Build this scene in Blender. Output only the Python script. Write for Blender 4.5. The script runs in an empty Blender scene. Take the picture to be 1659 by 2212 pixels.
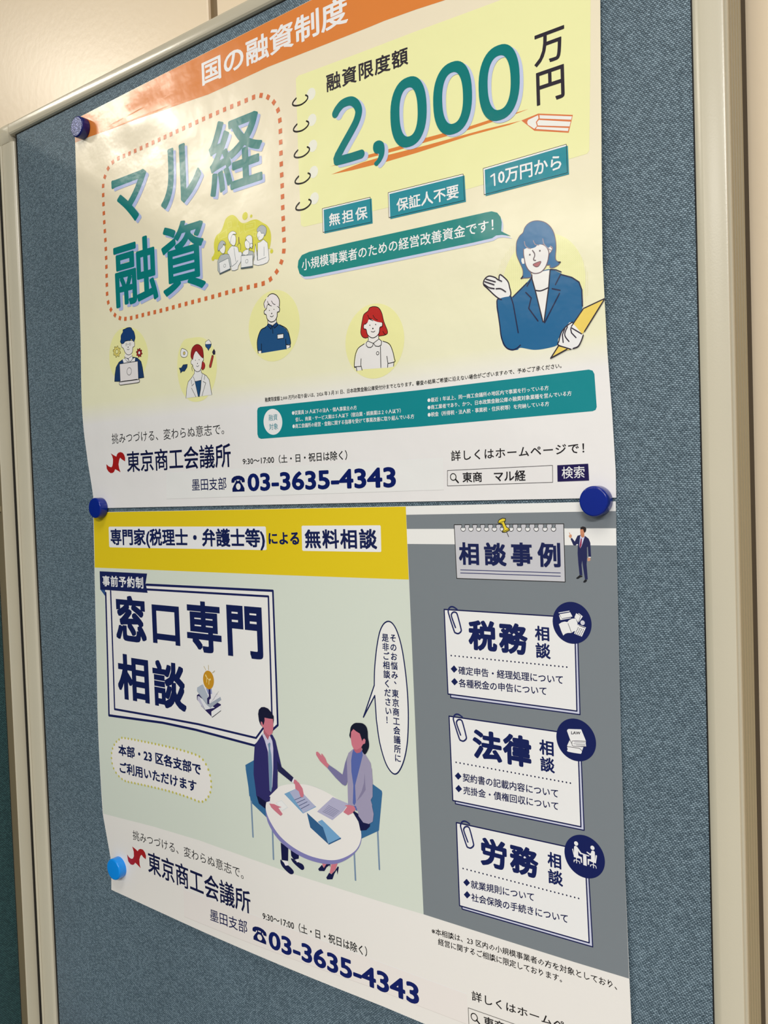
import bpy, math, random
import numpy as np
from mathutils import Vector, Matrix
from mathutils.geometry import tessellate_polygon
random.seed(7); rng = np.random.default_rng(7)
S = bpy.context.scene
COL = S.collection
ZO = 1.43                     # board coordinates (mm, origin at joint of the posters) -> metres above the floor

# ------------------------------------------------------------------ camera
CX, CY, CZ, YAW, PITCH, ROLL, F = 715.6543, -486.6669, 17.8692, math.radians(37.3285), math.radians(-1.9525), math.radians(-1.986), 1881.37
def basis():
    cy, sy = math.cos(YAW), math.sin(YAW)
    f = np.array([-sy, cy, 0.]); r = np.array([cy, sy, 0.]); u = np.array([0, 0, 1.])
    cp, sp = math.cos(PITCH), math.sin(PITCH)
    f2 = f*cp+u*sp; u2 = -f*sp+u*cp
    cr, sr = math.cos(ROLL), math.sin(ROLL)
    return r*cr+u2*sr, -r*sr+u2*cr, f2
R3, U3, F3 = basis()
cam = bpy.data.cameras.new('camera'); co = bpy.data.objects.new('camera', cam); COL.objects.link(co)
cam.sensor_fit = 'VERTICAL'; cam.sensor_height = 24.0; cam.lens = 24.0*F/2212.0; cam.clip_start = 0.02
M = Matrix.Identity(4)
for i in range(3):
    M[i][0] = R3[i]; M[i][1] = U3[i]; M[i][2] = -F3[i]
M[0][3] = CX/1000; M[1][3] = CY/1000; M[2][3] = CZ/1000+ZO
co.matrix_world = M
S.camera = co

# ------------------------------------------------------------------ light
S.view_settings.view_transform = 'Standard'; S.view_settings.look = 'None'
S.view_settings.gamma = 1.0; S.view_settings.use_curve_mapping = False
S.view_settings.exposure = 0.0
w = bpy.data.worlds.new('world'); S.world = w; w.use_nodes = True
w.node_tree.nodes['Background'].inputs[0].default_value = (0.80, 0.86, 1.0, 1)
w.node_tree.nodes['Background'].inputs[1].default_value = 0.33
def area(name, x, y, z, sx, sy, power, colr, tgt=None):
    l = bpy.data.lights.new(name, 'AREA'); l.shape = 'RECTANGLE'; l.size = sx/1000; l.size_y = sy/1000
    l.energy = power; l.color = colr
    o = bpy.data.objects.new(name, l); COL.objects.link(o); o.location = (x/1000, y/1000, z/1000+ZO)
    if tgt:
        d = Vector((tgt[0]-x, tgt[1]-y, tgt[2]-z)); o.rotation_euler = d.to_track_quat('-Z', 'Y').to_euler()
    return o
area('ceiling_tube_left', -1421, -1140, 1150, 220, 560, 17, (1.0, 0.93, 0.80))
area('ceiling_tube_far', -1035, -3300, 1150, 240, 1200, 24, (1.0, 0.93, 0.80))
area('ceiling_tube_near', 620, -760, 1150, 500, 500, 7.5, (1.0, 0.96, 0.89))
area('fill_light_behind', 1900, -2300, 1150, 1200, 300, 98, (1.0, 0.97, 0.93))  # added fill for flatter general brightness, no known fixture here
area('fill_light_front', 300, -3300, 1150, 1200, 300, 46, (1.0, 0.97, 0.93))  # second added fill lamp, evens out the lower half

# ------------------------------------------------------------------ helpers
def srgb(h):
    h = h.lstrip('#'); o = []
    for i in (0, 2, 4):
        c = int(h[i:i+2], 16)/255
        o.append(c/12.92 if c <= 0.04045 else ((c+0.055)/1.055)**2.4)
    return o
MATS = {}
def nodes(m):
    m.use_nodes = True; n = m.node_tree.nodes; return n, m.node_tree.links, n['Principled BSDF']
def mat(name, hexc, rough=0.5, gain=1.0, metal=0.0, bump=0.0, bscale=300, spec=0.5, var=0.0):
    key = (name, hexc, rough)
    if key in MATS: return MATS[key]
    m = bpy.data.materials.new(name); n, l, b = nodes(m)
    c = [min(0.95, v*gain) for v in srgb(hexc)]
    b.inputs['Base Color'].default_value = (*c, 1); b.inputs['Roughness'].default_value = rough
    b.inputs['Metallic'].default_value = metal; b.inputs['Specular IOR Level'].default_value = spec
    tc = n.new('ShaderNodeTexCoord')
    if var:
        no = n.new('ShaderNodeTexNoise'); no.inputs['Scale'].default_value = 14; no.inputs['Detail'].default_value = 3
        l.new(tc.outputs['Object'], no.inputs['Vector'])
        mx = n.new('ShaderNodeMix'); mx.data_type = 'RGBA'
        mx.inputs[6].default_value = (*[v*(1-var) for v in c], 1); mx.inputs[7].default_value = (*[min(.95, v*(1+var)) for v in c], 1)
        l.new(no.outputs['Fac'], mx.inputs[0]); l.new(mx.outputs[2], b.inputs['Base Color'])
    if bump:
        no = n.new('ShaderNodeTexNoise'); no.inputs['Scale'].default_value = bscale; no.inputs['Detail'].default_value = 3
        bp = n.new('ShaderNodeBump'); bp.inputs['Strength'].default_value = bump; bp.inputs['Distance'].default_value = 0.001
        l.new(tc.outputs['Object'], no.inputs['Vector']); l.new(no.outputs['Fac'], bp.inputs['Height']); l.new(bp.outputs[0], b.inputs['Normal'])
    MATS[key] = m; return m

PG = 1.22                      # printed inks: photographed tone -> reflectance
def ink(hexc, gloss):
    """printed ink; gloss: True on the shiny upper poster, False on the satin lower one"""
    key = ('ink', hexc, gloss)
    if key in MATS: return MATS[key]
    m = bpy.data.materials.new('ink_'+hexc); n, l, b = nodes(m)
    c = [min(0.9, v*PG) for v in srgb(hexc)]
    b.inputs['Base Color'].default_value = (*c, 1)
    paper_gloss(n, l, b, gloss); MATS[key] = m; return m
def paper_gloss(n, l, b, gloss):
    tc = n.new('ShaderNodeTexCoord')
    no = n.new('ShaderNodeTexNoise'); no.inputs['Scale'].default_value = 16 if gloss else 9; no.inputs['Detail'].default_value = 2.5
    no2 = n.new('ShaderNodeTexNoise'); no2.inputs['Scale'].default_value = 230 if gloss else 420; no2.inputs['Detail'].default_value = 1
    bp = n.new('ShaderNodeBump'); bp.inputs['Strength'].default_value = 0.22 if gloss else 0.1; bp.inputs['Distance'].default_value = 0.006
    bp2 = n.new('ShaderNodeBump'); bp2.inputs['Strength'].default_value = 0.12 if gloss else .05; bp2.inputs['Distance'].default_value = 0.0005
    l.new(tc.outputs['Object'], no.inputs['Vector']); l.new(tc.outputs['Object'], no2.inputs['Vector'])
    l.new(no.outputs['Fac'], bp.inputs['Height']); l.new(no2.outputs['Fac'], bp2.inputs['Height'])
    l.new(bp.outputs[0], bp2.inputs['Normal']); l.new(bp2.outputs[0], b.inputs['Normal'])
    b.inputs['Roughness'].default_value = 0.22 if gloss else 0.46
    b.inputs['Specular IOR Level'].default_value = 0.42 if gloss else 0.4

def build(name, verts, faces, m, parent=None, smooth=False, mats=None, midx=None):
    """verts in board millimetres; children store them relative to the parent's base"""
    v = np.asarray(verts, float)/1000.0
    v[:, 2] += ZO
    base = np.array(parent['base']) if parent is not None else v.mean(0)*0
    me = bpy.data.meshes.new(name); me.from_pydata((v-base).tolist(), [], [list(map(int, f)) for f in faces])
    for mm in (mats or [m]): me.materials.append(mm)
    if midx is not None: me.polygons.foreach_set('material_index', midx)
    if smooth: me.polygons.foreach_set('use_smooth', [True]*len(me.polygons))
    me.update()
    o = bpy.data.objects.new(name, me); COL.objects.link(o)
    if parent is not None: o.parent = parent if parent.get('lvl', 0) == 0 else parent
    return o
def thing(name, label, cat, x, y, z, group=None):
    o = bpy.data.objects.new(name, None); COL.objects.link(o); o.empty_display_size = 0.02
    o.location = (x/1000, y/1000, z/1000+ZO); o['base'] = (x/1000, y/1000, z/1000+ZO)
    o['label'] = label; o['category'] = cat
    if group: o['group'] = group
    return o
def extrude(profile, axis, a, b, closed=True, caps=True):
    """profile 2D points extruded along 'z' (profile = x,y), 'x' (profile = y,z) or 'y' (profile = x,z)"""
    P = profile; n = len(P); V = []
    for t in (a, b):
        for p in P:
            V.append((p[0], p[1], t) if axis == 'z' else (t, p[0], p[1]) if axis == 'x' else (p[0], t, p[1]))
    Fc = [(i, (i+1) % n, n+(i+1) % n, n+i) for i in range(n if closed else n-1)]
    if caps: Fc += [tuple(range(n))[::-1], tuple(range(n, 2*n))]
    return V, Fc
def box(x0, x1, y0, y1, z0, z1):
    return extrude([(x0, y0), (x1, y0), (x1, y1), (x0, y1)], 'z', z0, z1)
def fix_normals(o, smooth_angle=None):
    import bmesh
    bm = bmesh.new(); bm.from_mesh(o.data); bmesh.ops.recalc_face_normals(bm, faces=bm.faces[:]); bm.to_mesh(o.data); bm.free()
    if smooth_angle:
        for p in o.data.polygons: p.use_smooth = True
        o.data.set_sharp_from_angle(angle=math.radians(smooth_angle))
    return o
def bevel(o, w_mm, seg=2):
    md = o.modifiers.new('bevel', 'BEVEL'); md.width = w_mm/1000; md.segments = seg; md.limit_method = 'ANGLE'
    return o
def structure(o): o['kind'] = 'structure'; return o

# ------------------------------------------------------------------ room
def wall_material(name, hexc, rough):
    m = bpy.data.materials.new(name); n, l, b = nodes(m)
    tc = n.new('ShaderNodeTexCoord'); no = n.new('ShaderNodeTexNoise'); no.inputs['Scale'].default_value = 2.2; no.inputs['Detail'].default_value = 2
    mx = n.new('ShaderNodeMix'); mx.data_type = 'RGBA'; c = srgb(hexc)
    mx.inputs[6].default_value = (*[v*0.94 for v in c], 1); mx.inputs[7].default_value = (*[min(.95, v*1.05) for v in c], 1)
    l.new(tc.outputs['Object'], no.inputs['Vector']); l.new(no.outputs['Fac'], mx.inputs[0]); l.new(mx.outputs[2], b.inputs['Base Color'])
    n2 = n.new('ShaderNodeTexNoise'); n2.inputs['Scale'].default_value = 160; bp = n.new('ShaderNodeBump'); bp.inputs['Strength'].default_value = .12; bp.inputs['Distance'].default_value = .0008
    l.new(tc.outputs['Object'], n2.inputs['Vector']); l.new(n2.outputs['Fac'], bp.inputs['Height']); l.new(bp.outputs[0], b.inputs['Normal'])
    b.inputs['Roughness'].default_value = rough; return m
M_WALL = wall_material('beige_enamel_wall', 'F3E0C1', 0.3)
M_JOINT = mat('joint_strip', '7A6647', 0.6, 1.0, var=.05)
WY = 52.0
joint = structure(build('wall_back', *extrude([(-3600, WY+4), (3200, WY+4), (3200, WY+60), (-3600, WY+60)], 'z', -1430, 1200), M_JOINT)); fix_normals(joint)
jx = []       # vertical joint seen above the board
def wall_panel(x0, x1):
    v, f = extrude([(x0, WY+3.9), (x0, WY+1.2), (x0+1.2, WY), (x1-1.2, WY), (x1, WY+1.2), (x1, WY+3.9)], 'z', -1429, 1199)
    v = [(a, b, c) for a, b, c in v]
    o = build('wall_panel', v, f, M_WALL); fix_normals(o); o.parent = joint; return o
JL, JR = 128.2, 139.6
edges = [JL-1790, JL-890, JL]
for a, b in ((JL-3580, JL-2690-11), (JL-2690, JL-1790-11), (JL-1790, JL-890-11), (JL-890, JL), (JR, JR+900), (JR+911, JR+1811), (JR+1822, JR+2722)):
    wall_panel(a, b)
M_CEIL = mat('ceiling_board', 'E8E6E0', 0.9, 1.0, bump=.1, bscale=40)
M_FLOOR = mat('grey_carpet', '6E6C68', 0.95, 1.0, bump=.4, bscale=260, var=.12)
structure(build('ceiling', *box(-3600, 3200, -5000, WY+4, 1200, 1240), M_CEIL))
structure(build('floor', *box(-3600, 3200, -5000, WY+60, -1470, -1430), M_FLOOR))

# ------------------------------------------------------------------ cloth and enamel
def fabric(name, dark, mid, light, axis, pw=1.95, ph=1.06):
    """basket weave: soft rounded yarn floats, each row shifted against the next; axis = horizontal coordinate of the cloth"""
    m = bpy.data.materials.new(name); n, l, b = nodes(m)
    def mt(op, a, c=None, d=None):
        q = n.new('ShaderNodeMath'); q.operation = op
        for k, v in enumerate((a, c, d)):
            if v is None: continue
            if isinstance(v, (int, float)): q.inputs[k].default_value = v
            else: l.new(v, q.inputs[k])
        return q.outputs[0]
    tc = n.new('ShaderNodeTexCoord'); sp = n.new('ShaderNodeSeparateXYZ'); l.new(tc.outputs['Object'], sp.inputs[0])
    def noise(sc, det=2.0):
        q = n.new('ShaderNodeTexNoise'); q.inputs['Scale'].default_value = sc; q.inputs['Detail'].default_value = det; l.new(tc.outputs['Object'], q.inputs['Vector']); return q
    w1 = noise(260); sw = n.new('ShaderNodeSeparateXYZ'); l.new(w1.outputs['Color'], sw.inputs[0])
    v = mt('ADD', mt('MULTIPLY', sp.outputs[2], 1000/ph), mt('MULTIPLY', sw.outputs[1], .95))
    row = mt('FLOOR', v)
    u = mt('ADD', mt('ADD', mt('MULTIPLY', sp.outputs[axis], 1000/pw), mt('MULTIPLY', row, .42)), mt('MULTIPLY', sw.outputs[0], 1.0))
    fu = mt('FRACT', u); fv = mt('FRACT', v)
    hu = mt('POWER', mt('MULTIPLY', mt('MULTIPLY', fu, mt('SUBTRACT', 1, fu)), 4), .45); hv = mt('POWER', mt('MULTIPLY', mt('MULTIPLY', fv, mt('SUBTRACT', 1, fv)), 4), .6)
    p = mt('MULTIPLY', hu, hv)
    cb = n.new('ShaderNodeCombineXYZ'); l.new(mt('FLOOR', u), cb.inputs[0]); l.new(row, cb.inputs[1]); wn = n.new('ShaderNodeTexWhiteNoise'); wn.noise_dimensions = '2D'; l.new(cb.outputs[0], wn.inputs['Vector'])
    fine = noise(1500, 3); big = noise(10, 3)
    t = mt('ADD', mt('MULTIPLY', p, .62), mt('ADD', mt('MULTIPLY', wn.outputs['Value'], .2), mt('MULTIPLY', fine.outputs['Fac'], .36)))
    cr = n.new('ShaderNodeValToRGB'); e = cr.color_ramp.elements; e[0].position = .2; e[0].color = (*srgb(dark), 1); e[1].position = 1.0; e[1].color = (*srgb(light), 1); q = e.new(.62); q.color = (*srgb(mid), 1)
    l.new(t, cr.inputs[0])
    mr = n.new('ShaderNodeMapRange'); mr.inputs[1].default_value = .3; mr.inputs[2].default_value = .7; mr.inputs[3].default_value = .93; mr.inputs[4].default_value = 1.06; l.new(big.outputs['Fac'], mr.inputs[0])
    vm = n.new('ShaderNodeVectorMath'); vm.operation = 'SCALE'; l.new(cr.outputs[0], vm.inputs[0]); l.new(mr.outputs[0], vm.inputs['Scale']); l.new(vm.outputs[0], b.inputs['Base Color'])
    bp = n.new('ShaderNodeBump'); bp.inputs['Strength'].default_value = .8; bp.inputs['Distance'].default_value = .0003
    l.new(mt('ADD', p, mt('MULTIPLY', fine.outputs['Fac'], .5)), bp.inputs['Height']); l.new(bp.outputs[0], b.inputs['Normal'])
    b.inputs['Roughness'].default_value = .5; b.inputs['Specular IOR Level'].default_value = .4
    return m
M_FAB = fabric('blue_grey_woven_cloth', '18232B', '4D626F', '9AB0BD', 0)
M_FABG = fabric('teal_woven_cloth', '0E1C1E', '26464A', '4E7878', 1)
M_ALU = mat('warm_grey_enamelled_metal', 'CDC6B0', 0.25, 1.0, bump=.04, bscale=900, var=.03)
M_RAIL = mat('polished_rail_enamel', 'C4BDA8', 0.17, 1.0, bump=.03, bscale=900, var=.03)
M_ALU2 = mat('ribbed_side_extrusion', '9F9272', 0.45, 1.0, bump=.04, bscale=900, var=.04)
M_DARK = mat('black_rubber_seal', '14110D', 0.7)

ZB = -1425
board = thing('notice_board', 'tall blue-grey fabric notice board in a beige metal frame against the wall, carrying both posters', 'notice board', 230, 15, ZB)
fix_normals(build('fabric_panel', *box(-99.2, 564.2, 0, 20, -1390, 376.6), M_FAB, board))
fix_normals(build('rubber_seal', *box(-103.1, 565.6, .7, 18, -1392, 378.3), M_DARK, board))
# left stile
pl = [(-103.2, 20), (-103.2, -.9), (-103.9, -1.8), (-106.2, -3.0), (-122.3, -3.0), (-122.7, -2.6), (-122.7, -.6), (-124.2, -.6), (-124.3, -2.4), (-125.2, -3.2), (-127.0, -3.2), (-128.3, -2.3), (-128.6, -.8), (-128.6, 34), (-104, 34)]
fix_normals(build('side_stile', *extrude(pl, 'z', -1420, 371), M_ALU, board), 35)
pr = [(565.4, 20), (565.4, -.8), (566.2, -1.5), (569.4, -2.9), (570.2, -3.0), (581.2, -3.0), (581.9, -2.6), (582.1, -1.9), (582.0, -1.4), (579.8, -1.2), (579.8, 1.4), (581.6, 1.7), (582.4, 2.6), (582.4, 5.4), (581.8, 6.5)]
y = 6.6
while y < 32:
    pr += [(580.6, y), (581.9, y+.5), (581.9, y+4.3), (580.6, y+4.8)]; y += 5.15
pr += [(581.5, 32.6), (566, 34)]
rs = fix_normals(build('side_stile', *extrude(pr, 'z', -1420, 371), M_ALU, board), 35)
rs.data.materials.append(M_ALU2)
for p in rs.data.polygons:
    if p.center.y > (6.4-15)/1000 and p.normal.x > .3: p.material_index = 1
tp = [(20, 377.9), (-.4, 377.9), (-2.2, 378.6), (-3.1, 380.0), (-3.4, 381.6), (-3.5, 385.0), (-3.3, 387.6), (-2.4, 389.2), (-.8, 389.9), (1.4, 390.1), (34, 390.3), (34, 377.9)]
fix_normals(build('top_rail', *extrude(tp, 'x', -108.5, 561.5), M_RAIL, board), 14)
for a, b in ((-124.0, -108.6), (561.6, 582.3)):
    cp = [(y*1.0-(.25 if y < 10 else 0), z+(.15 if z > 385 else 0)) for y, z in tp]
    cp = [(20, 371.6), (-2.6, 371.6), (-3.5, 373.2)] + cp[3:]
    fix_normals(build('corner_cap', *extrude(cp, 'x', a, b), M_ALU, board), 40)
def post_ring(x, y, r, z0, z1, nseg=20):
    c = [(x+r*math.cos(2*math.pi*i/nseg), y+r*math.sin(2*math.pi*i/nseg)) for i in range(nseg)]
    return extrude(c, 'z', z0, z1)
fix_normals(build('corner_post_cap', *post_ring(-126.4, .4, 2.7, 371.2, 385.0), M_ALU, board), 40)
fix_normals(build('corner_post_ring', *post_ring(-126.4, .4, 2.5, 369.6, 371.2), M_DARK, board), 40)
fix_normals(build('bottom_rail', *box(-103, 565.4, -3, 34, -1420, -1391), M_ALU, board))
fix_normals(build('backing_sheet', *box(-103, 565, 20.2, 33, -1391, 377.8), M_ALU2, board))
fix_normals(build('rear_shadow_strip', *box(566, 581.4, 34, 43, -1420, 371), mat('rear_shadow_brown', '3A2C18', .7), board))  # added strip, its dark brown stands for shade in the gap to the wall
for x in (-112, 573): fix_normals(build('adjustable_foot', *post_ring(x, 15, 14, -1430, -1420), M_DARK, board))

# perpendicular partition at the left
part = thing('partition_panel', 'dark teal fabric partition in a beige frame, joined at right angles to the left of the notice board', 'partition', -150, -450, ZB)
pp = [(-131.4, -3.4), (-131.4, -14.6), (-131.9, -15.6), (-132.8, -15.9), (-143, -16.2), (-165, -16.2), (-165, -3.4)]
fix_normals(build('end_post', *extrude(pp, 'z', -1425, 393.6), M_ALU, part), 35)
fix_normals(build('rubber_seal', *box(-143.6, -152, -19.4, -900, -1391, 389), M_DARK, part))
fix_normals(build('fabric_panel', *box(-142.2, -154, -17.6, -902, -1390, 386), M_FABG, part))
fix_normals(build('top_rail', *box(-131.4, -165, -16.4, -905, 386, 393.6), M_ALU, part))
fix_normals(build('bottom_rail', *box(-131.4, -165, -16.4, -905, -1425, -1391), M_ALU, part))
fix_normals(build('end_post', *box(-131.4, -165, -905.2, -925, -1425, 393.6), M_ALU, part))
fix_normals(build('inner_lip', *box(-132.6, -142.6, -15.4, -16.6, -1391, 386), mat('shaded_lip_enamel', '7A6E54', .5), part))  # the lip's shadow is put into a darker enamel colour
fix_normals(build('joint_clip', *box(-134, -141, -16.5, -20.5, 1.5, 7.0), M_ALU2, part))
fix_normals(build('joint_block', *box(-128.9, -131.6, -3.2, 30, -1425, 386), M_DARK, part))

# ------------------------------------------------------------------ curved paper surfaces (mm in front of the cloth)
def profile(pts, sig=.045):
    xs = np.linspace(-.3, 1.3, 641); p = np.array(pts)
    ys = np.interp(xs, p[:, 0], p[:, 1]); k = np.arange(-80, 81)*(xs[1]-xs[0]); g = np.exp(-k*k/2/sig/sig); g /= g.sum()
    ys = np.convolve(np.pad(ys, 80, mode='edge'), g, 'valid'); return lambda t: np.interp(t, xs, ys)
A_L = profile([(-.3, .8), (0, 1.0), (.05, 1.6), (.25, 7.6), (.48, 5.2), (.67, 2.0), (.8, 1.0), (1.3, .8)])
A_R = profile([(-.3, .8), (0, 1.0), (.15, 2.6), (.45, 5.0), (.7, 3.6), (1, 1.2), (1.3, 1.2)])
B_L = profile([(-.3, 2.2), (0, 1.6), (.06, 1.4), (.2, 4.6), (.36, 6.6), (.6, 4.2), (.97, 1.1), (1.3, .9)])
B_R = profile([(-.3, 6), (0, 4.6), (.4, 3.4), (.75, 2.4), (1, 1.0), (1.3, .9)])
def dA(X, Z):
    u = np.clip(X/515., -.05, 1.05); v = (Z-1)/364.
    e = u*u*(3-2*u); d = A_L(v)*(1-e)+A_R(v)*e
    def g(cx, cz, sx, sz): return np.exp(-((X-cx)/sx)**2-((Z-cz)/sz)**2)
    d = d + 1.1*g(95, 338, 26, 16) - .35*g(66, 325, 14, 11) + .9*g(150, 322, 30, 24) - .35*g(118, 318, 13, 16)
    return np.maximum(d, .7)
def dB(X, Z):
    u = np.clip(X/515., -.05, 1.05); v = (Z+364)/364.
    e = u*u*(3-2*u); d = B_L(v)*(1-e)+B_R(v)*e
    d = d + 6.5*np.clip(1-v, 0, 1.2)**3*np.sin(np.clip(u, 0, 1)*math.pi)
    return np.maximum(d, .7)
C0 = np.array([CX, CY, CZ])
def unproj(px, surf, off):
    """photo pixels (N,2) -> board mm (N,3) on the paper surface"""
    px = np.atleast_2d(np.asarray(px, float))
    D = F3[None]*F + R3[None]*(px[:, :1]-829.5) + U3[None]*(1106-px[:, 1:2])
    y = np.zeros(len(px))
    for _ in range(14):
        t = (-y-CY)/D[:, 1]; X = CX+D[:, 0]*t; Z = CZ+D[:, 2]*t
        y = .5*y+.5*(surf(X, Z)+off)
    t = (-y-CY)/D[:, 1]
    return np.stack([CX+D[:, 0]*t, -y, CZ+D[:, 2]*t], 1)
def vpx():        # vanishing point of the board's horizontals
    z = F3[0]; return 829.5+F*R3[0]/z, 1106-F*U3[0]/z
XV, YV = vpx()
def hs(x, y): return (y-YV)/(x-XV)
def vs(x): return np.interp(x, [0, 1600], [.049, .0225])   # lean of verticals

# ------------------------------------------------------------------ printed matter
class Print:
    LMAX = 4.6
    def __init__(self, surf, gloss, root, base_off):
        self.surf, self.gloss, self.root, self.off = surf, gloss, root, base_off
        self.reset()
    def reset(self): self.V = []; self.Fc = []; self.Mi = []; self.mats = []; self.nv = 0; self.k = 0
    def step(self): self.k += 1
    @property
    def o(self): return self.off+self.k*self.inc
    inc = .009
    def mi(self, hexc):
        m = ink(hexc, self.gloss)
        if m not in self.mats: self.mats.append(m)
        return self.mats.index(m)
    def add_xz(self, P, T, hexc, J=None):
        """P (N,2) board X,Z ; T triangles -> subdivided, laid on the surface"""
        J = list(J) if J is not None else [0.0]*len(P)
        P = [tuple(p) for p in P]; T = [tuple(t) for t in T]
        L2 = self.LMAX**2
        for _ in range(7):
            mid = {}; out = []; ch = False
            def m_(a, b):
                k = (a, b) if a < b else (b, a)
                if k not in mid:
                    mid[k] = len(P); P.append(((P[a][0]+P[b][0])/2, (P[a][1]+P[b][1])/2)); J.append((J[a]+J[b])/2)
                return mid[k]
            def lg(a, b): return (P[a][0]-P[b][0])**2+(P[a][1]-P[b][1])**2 > L2
            for a, b, c in T:
                e = (lg(a, b), lg(b, c), lg(c, a)); s = sum(e)
                if s == 0: out.append((a, b, c)); continue
                ch = True
                if s == 3:
                    x, y2, z = m_(a, b), m_(b, c), m_(c, a); out += [(a, x, z), (x, b, y2), (z, y2, c), (x, y2, z)]
                elif s == 1:
                    if e[1]: a, b, c = b, c, a
                    elif e[2]: a, b, c = c, a, b
                    x = m_(a, b); out += [(a, x, c), (x, b, c)]
                else:
                    if not e[0]: a, b, c = b, c, a            # edges bc... rotate so that the unsplit edge is last
                    elif not e[1]: a, b, c = c, a, b
                    x, y2 = m_(a, b), m_(b, c); out += [(x, b, y2), (a, x, y2), (a, y2, c)]
            T = out
            if not ch: break
        P = np.array(P); d = self.surf(P[:, 0], P[:, 1])+self.o+np.array(J)
        V3 = np.stack([P[:, 0], -d, P[:, 1]], 1); T = np.array(T, int)
        n = (P[T[:, 1]]-P[T[:, 0]]); m2 = (P[T[:, 2]]-P[T[:, 0]]); cr = n[:, 0]*m2[:, 1]-n[:, 1]*m2[:, 0]
        T[cr < 0] = T[cr < 0][:, ::-1]; T = T[np.abs(cr) > 1e-9]
        self.V.append(V3); self.Fc.append(T+self.nv); self.Mi += [self.mi(hexc)]*len(T); self.nv += len(V3)
    def xz(self, px):
        q = unproj(px, self.surf, self.o); return q[:, [0, 2]]
    def poly(self, px, hexc, smooth=False, line=None, lw=2.0, closed=True):
        if smooth: px = catmull(px, closed=True)
        P = self.xz(px); T = tessellate_polygon([[Vector((a, b, 0)) for a, b in P]])
        self.add_xz(P, T, hexc); self.step()
        if line: self.stroke(list(px), line, lw, closed=True)
    def stroke(self, px, hexc, w, smooth=False, closed=False, cap=True):
        if smooth: px = catmull(px, closed=closed)
        px = np.array(px, float); P = self.xz(px)
        # width: w is the on-photo thickness of a horizontal line
        sc = np.linalg.norm(self.xz(px+[0, .5])-self.xz(px-[0, .5]), axis=1)
        r = w*.5*sc
        V = []; T = []; Jt = []; n = len(P); idx = range(n if closed else n-1)
        for i in idx:
            j = (i+1) % n; d = P[j]-P[i]; L = math.hypot(*d)
            if L < 1e-6: continue
            nx = np.array([-d[1], d[0]])/L; b = len(V)
            V += [P[i]+nx*r[i], P[i]-nx*r[i], P[j]-nx*r[j], P[j]+nx*r[j]]; T += [(b, b+1, b+2), (b, b+2, b+3)]; Jt += [rng.uniform(.0005, .008)]*4
        for i in range(n):
            if not cap and i in (0, n-1): continue
            b = len(V); m = 10; V += [P[i]+r[i]*np.array([math.cos(2*math.pi*k/m), math.sin(2*math.pi*k/m)]) for k in range(m)]
            T += [(b, b+k, b+k+1) for k in range(1, m-1)]; Jt += [rng.uniform(.0005, .008)]*m
        self.add_xz(V, T, hexc, Jt); self.step()
    def ribbon(self, px, hexc, w):
        """one seamless thick stroke with round ends"""
        px = np.array(px, float); P = self.xz(px); sc = np.linalg.norm(self.xz(px+[0, .5])-self.xz(px-[0, .5]), axis=1); r = w*.5*sc
        d = np.gradient(P, axis=0); d /= np.maximum(np.linalg.norm(d, axis=1, keepdims=True), 1e-9); nn = np.stack([-d[:, 1], d[:, 0]], 1); n = len(P)
        V = list(P+nn*r[:, None])+list(P-nn*r[:, None]); T = []
        for i in range(n-1): T += [(i, i+1, n+i+1), (i, n+i+1, n+i)]
        for e, sgn in ((0, -1), (n-1, 1)):
            c = len(V); V.append(P[e]); last = e; a0 = math.atan2(*(nn[e][::-1]))
            for k in range(1, 12): a = a0-sgn*math.pi*k/12; V.append(P[e]+r[e]*np.array([math.cos(a), math.sin(a)])); T.append((c, last, len(V)-1)); last = len(V)-1
            T.append((c, last, n+e))
        self.add_xz(V, T, hexc); self.step()
    def circle(self, c, r, hexc, n=28, sx=1.0, nostep=False, line=None, lw=1.5):
        """disc with on-photo vertical radius r"""
        P = self.xz([c])[0]; rr = r*np.linalg.norm(self.xz([(c[0], c[1]+.5)])[0]-self.xz([(c[0], c[1]-.5)])[0])
        V = [P+rr*np.array([sx*math.cos(2*math.pi*k/n), math.sin(2*math.pi*k/n)]) for k in range(n)]
        self.add_xz(V, [(0, k, k+1) for k in range(1, n-1)], hexc)
        if not nostep: self.step()
        if line:
            V = []; T = []; lwm = lw*rr/r*.5
            for k in range(n):
                for s in (-1, 1): V.append(P+(rr+s*lwm)*np.array([sx*math.cos(2*math.pi*k/n), math.sin(2*math.pi*k/n)]))
            T = []
            for k in range(n):
                a, b, c2, d = 2*k, 2*k+1, 2*((k+1) % n), 2*((k+1) % n)+1; T += [(a, b, d), (a, d, c2)]
            self.add_xz(V, T, line); self.step()
    def ring(self, outer, inner, hexc):
        a = self.xz(outer); b = self.xz(inner); n = len(a); V = list(a)+list(b); T = []
        for k in range(n):
            j = (k+1) % n; T += [(k, j, n+j), (k, n+j, n+k)]
        self.add_xz(V, T, hexc); self.step()
    # text: stations [(x, y_top, y_bottom), ...]; mode k = kanji box, l = latin capitals, i = ink box
    def text(self, s, st, hexc, mode='k', off=0.0, rnd=0.0, sq=0.0, sp=1.0, res=2, shift=(0, 0), nostep=False, vflip=None):
        P, T, E = glyphs(s, off, sp, res)
        P, T, J = dilate(P, T, E, rnd, sq)
        x0, x1 = P[:, 0].min(), P[:, 0].max()
        rnd = max(rnd, sq)
        y0, y1 = {'k': (-.075-rnd-off, .835+rnd+off), 'l': (-.008-rnd-off, .735+rnd+off), 'i': (P[:, 1].min(), P[:, 1].max())}[mode]
        u = (P[:, 0]-x0)/(x1-x0); v = (P[:, 1]-y0)/(y1-y0)
        st = sorted(st); xs = np.array([q[0] for q in st], float); yt = np.array([q[1] for q in st], float); yb = np.array([q[2] for q in st], float)
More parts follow.
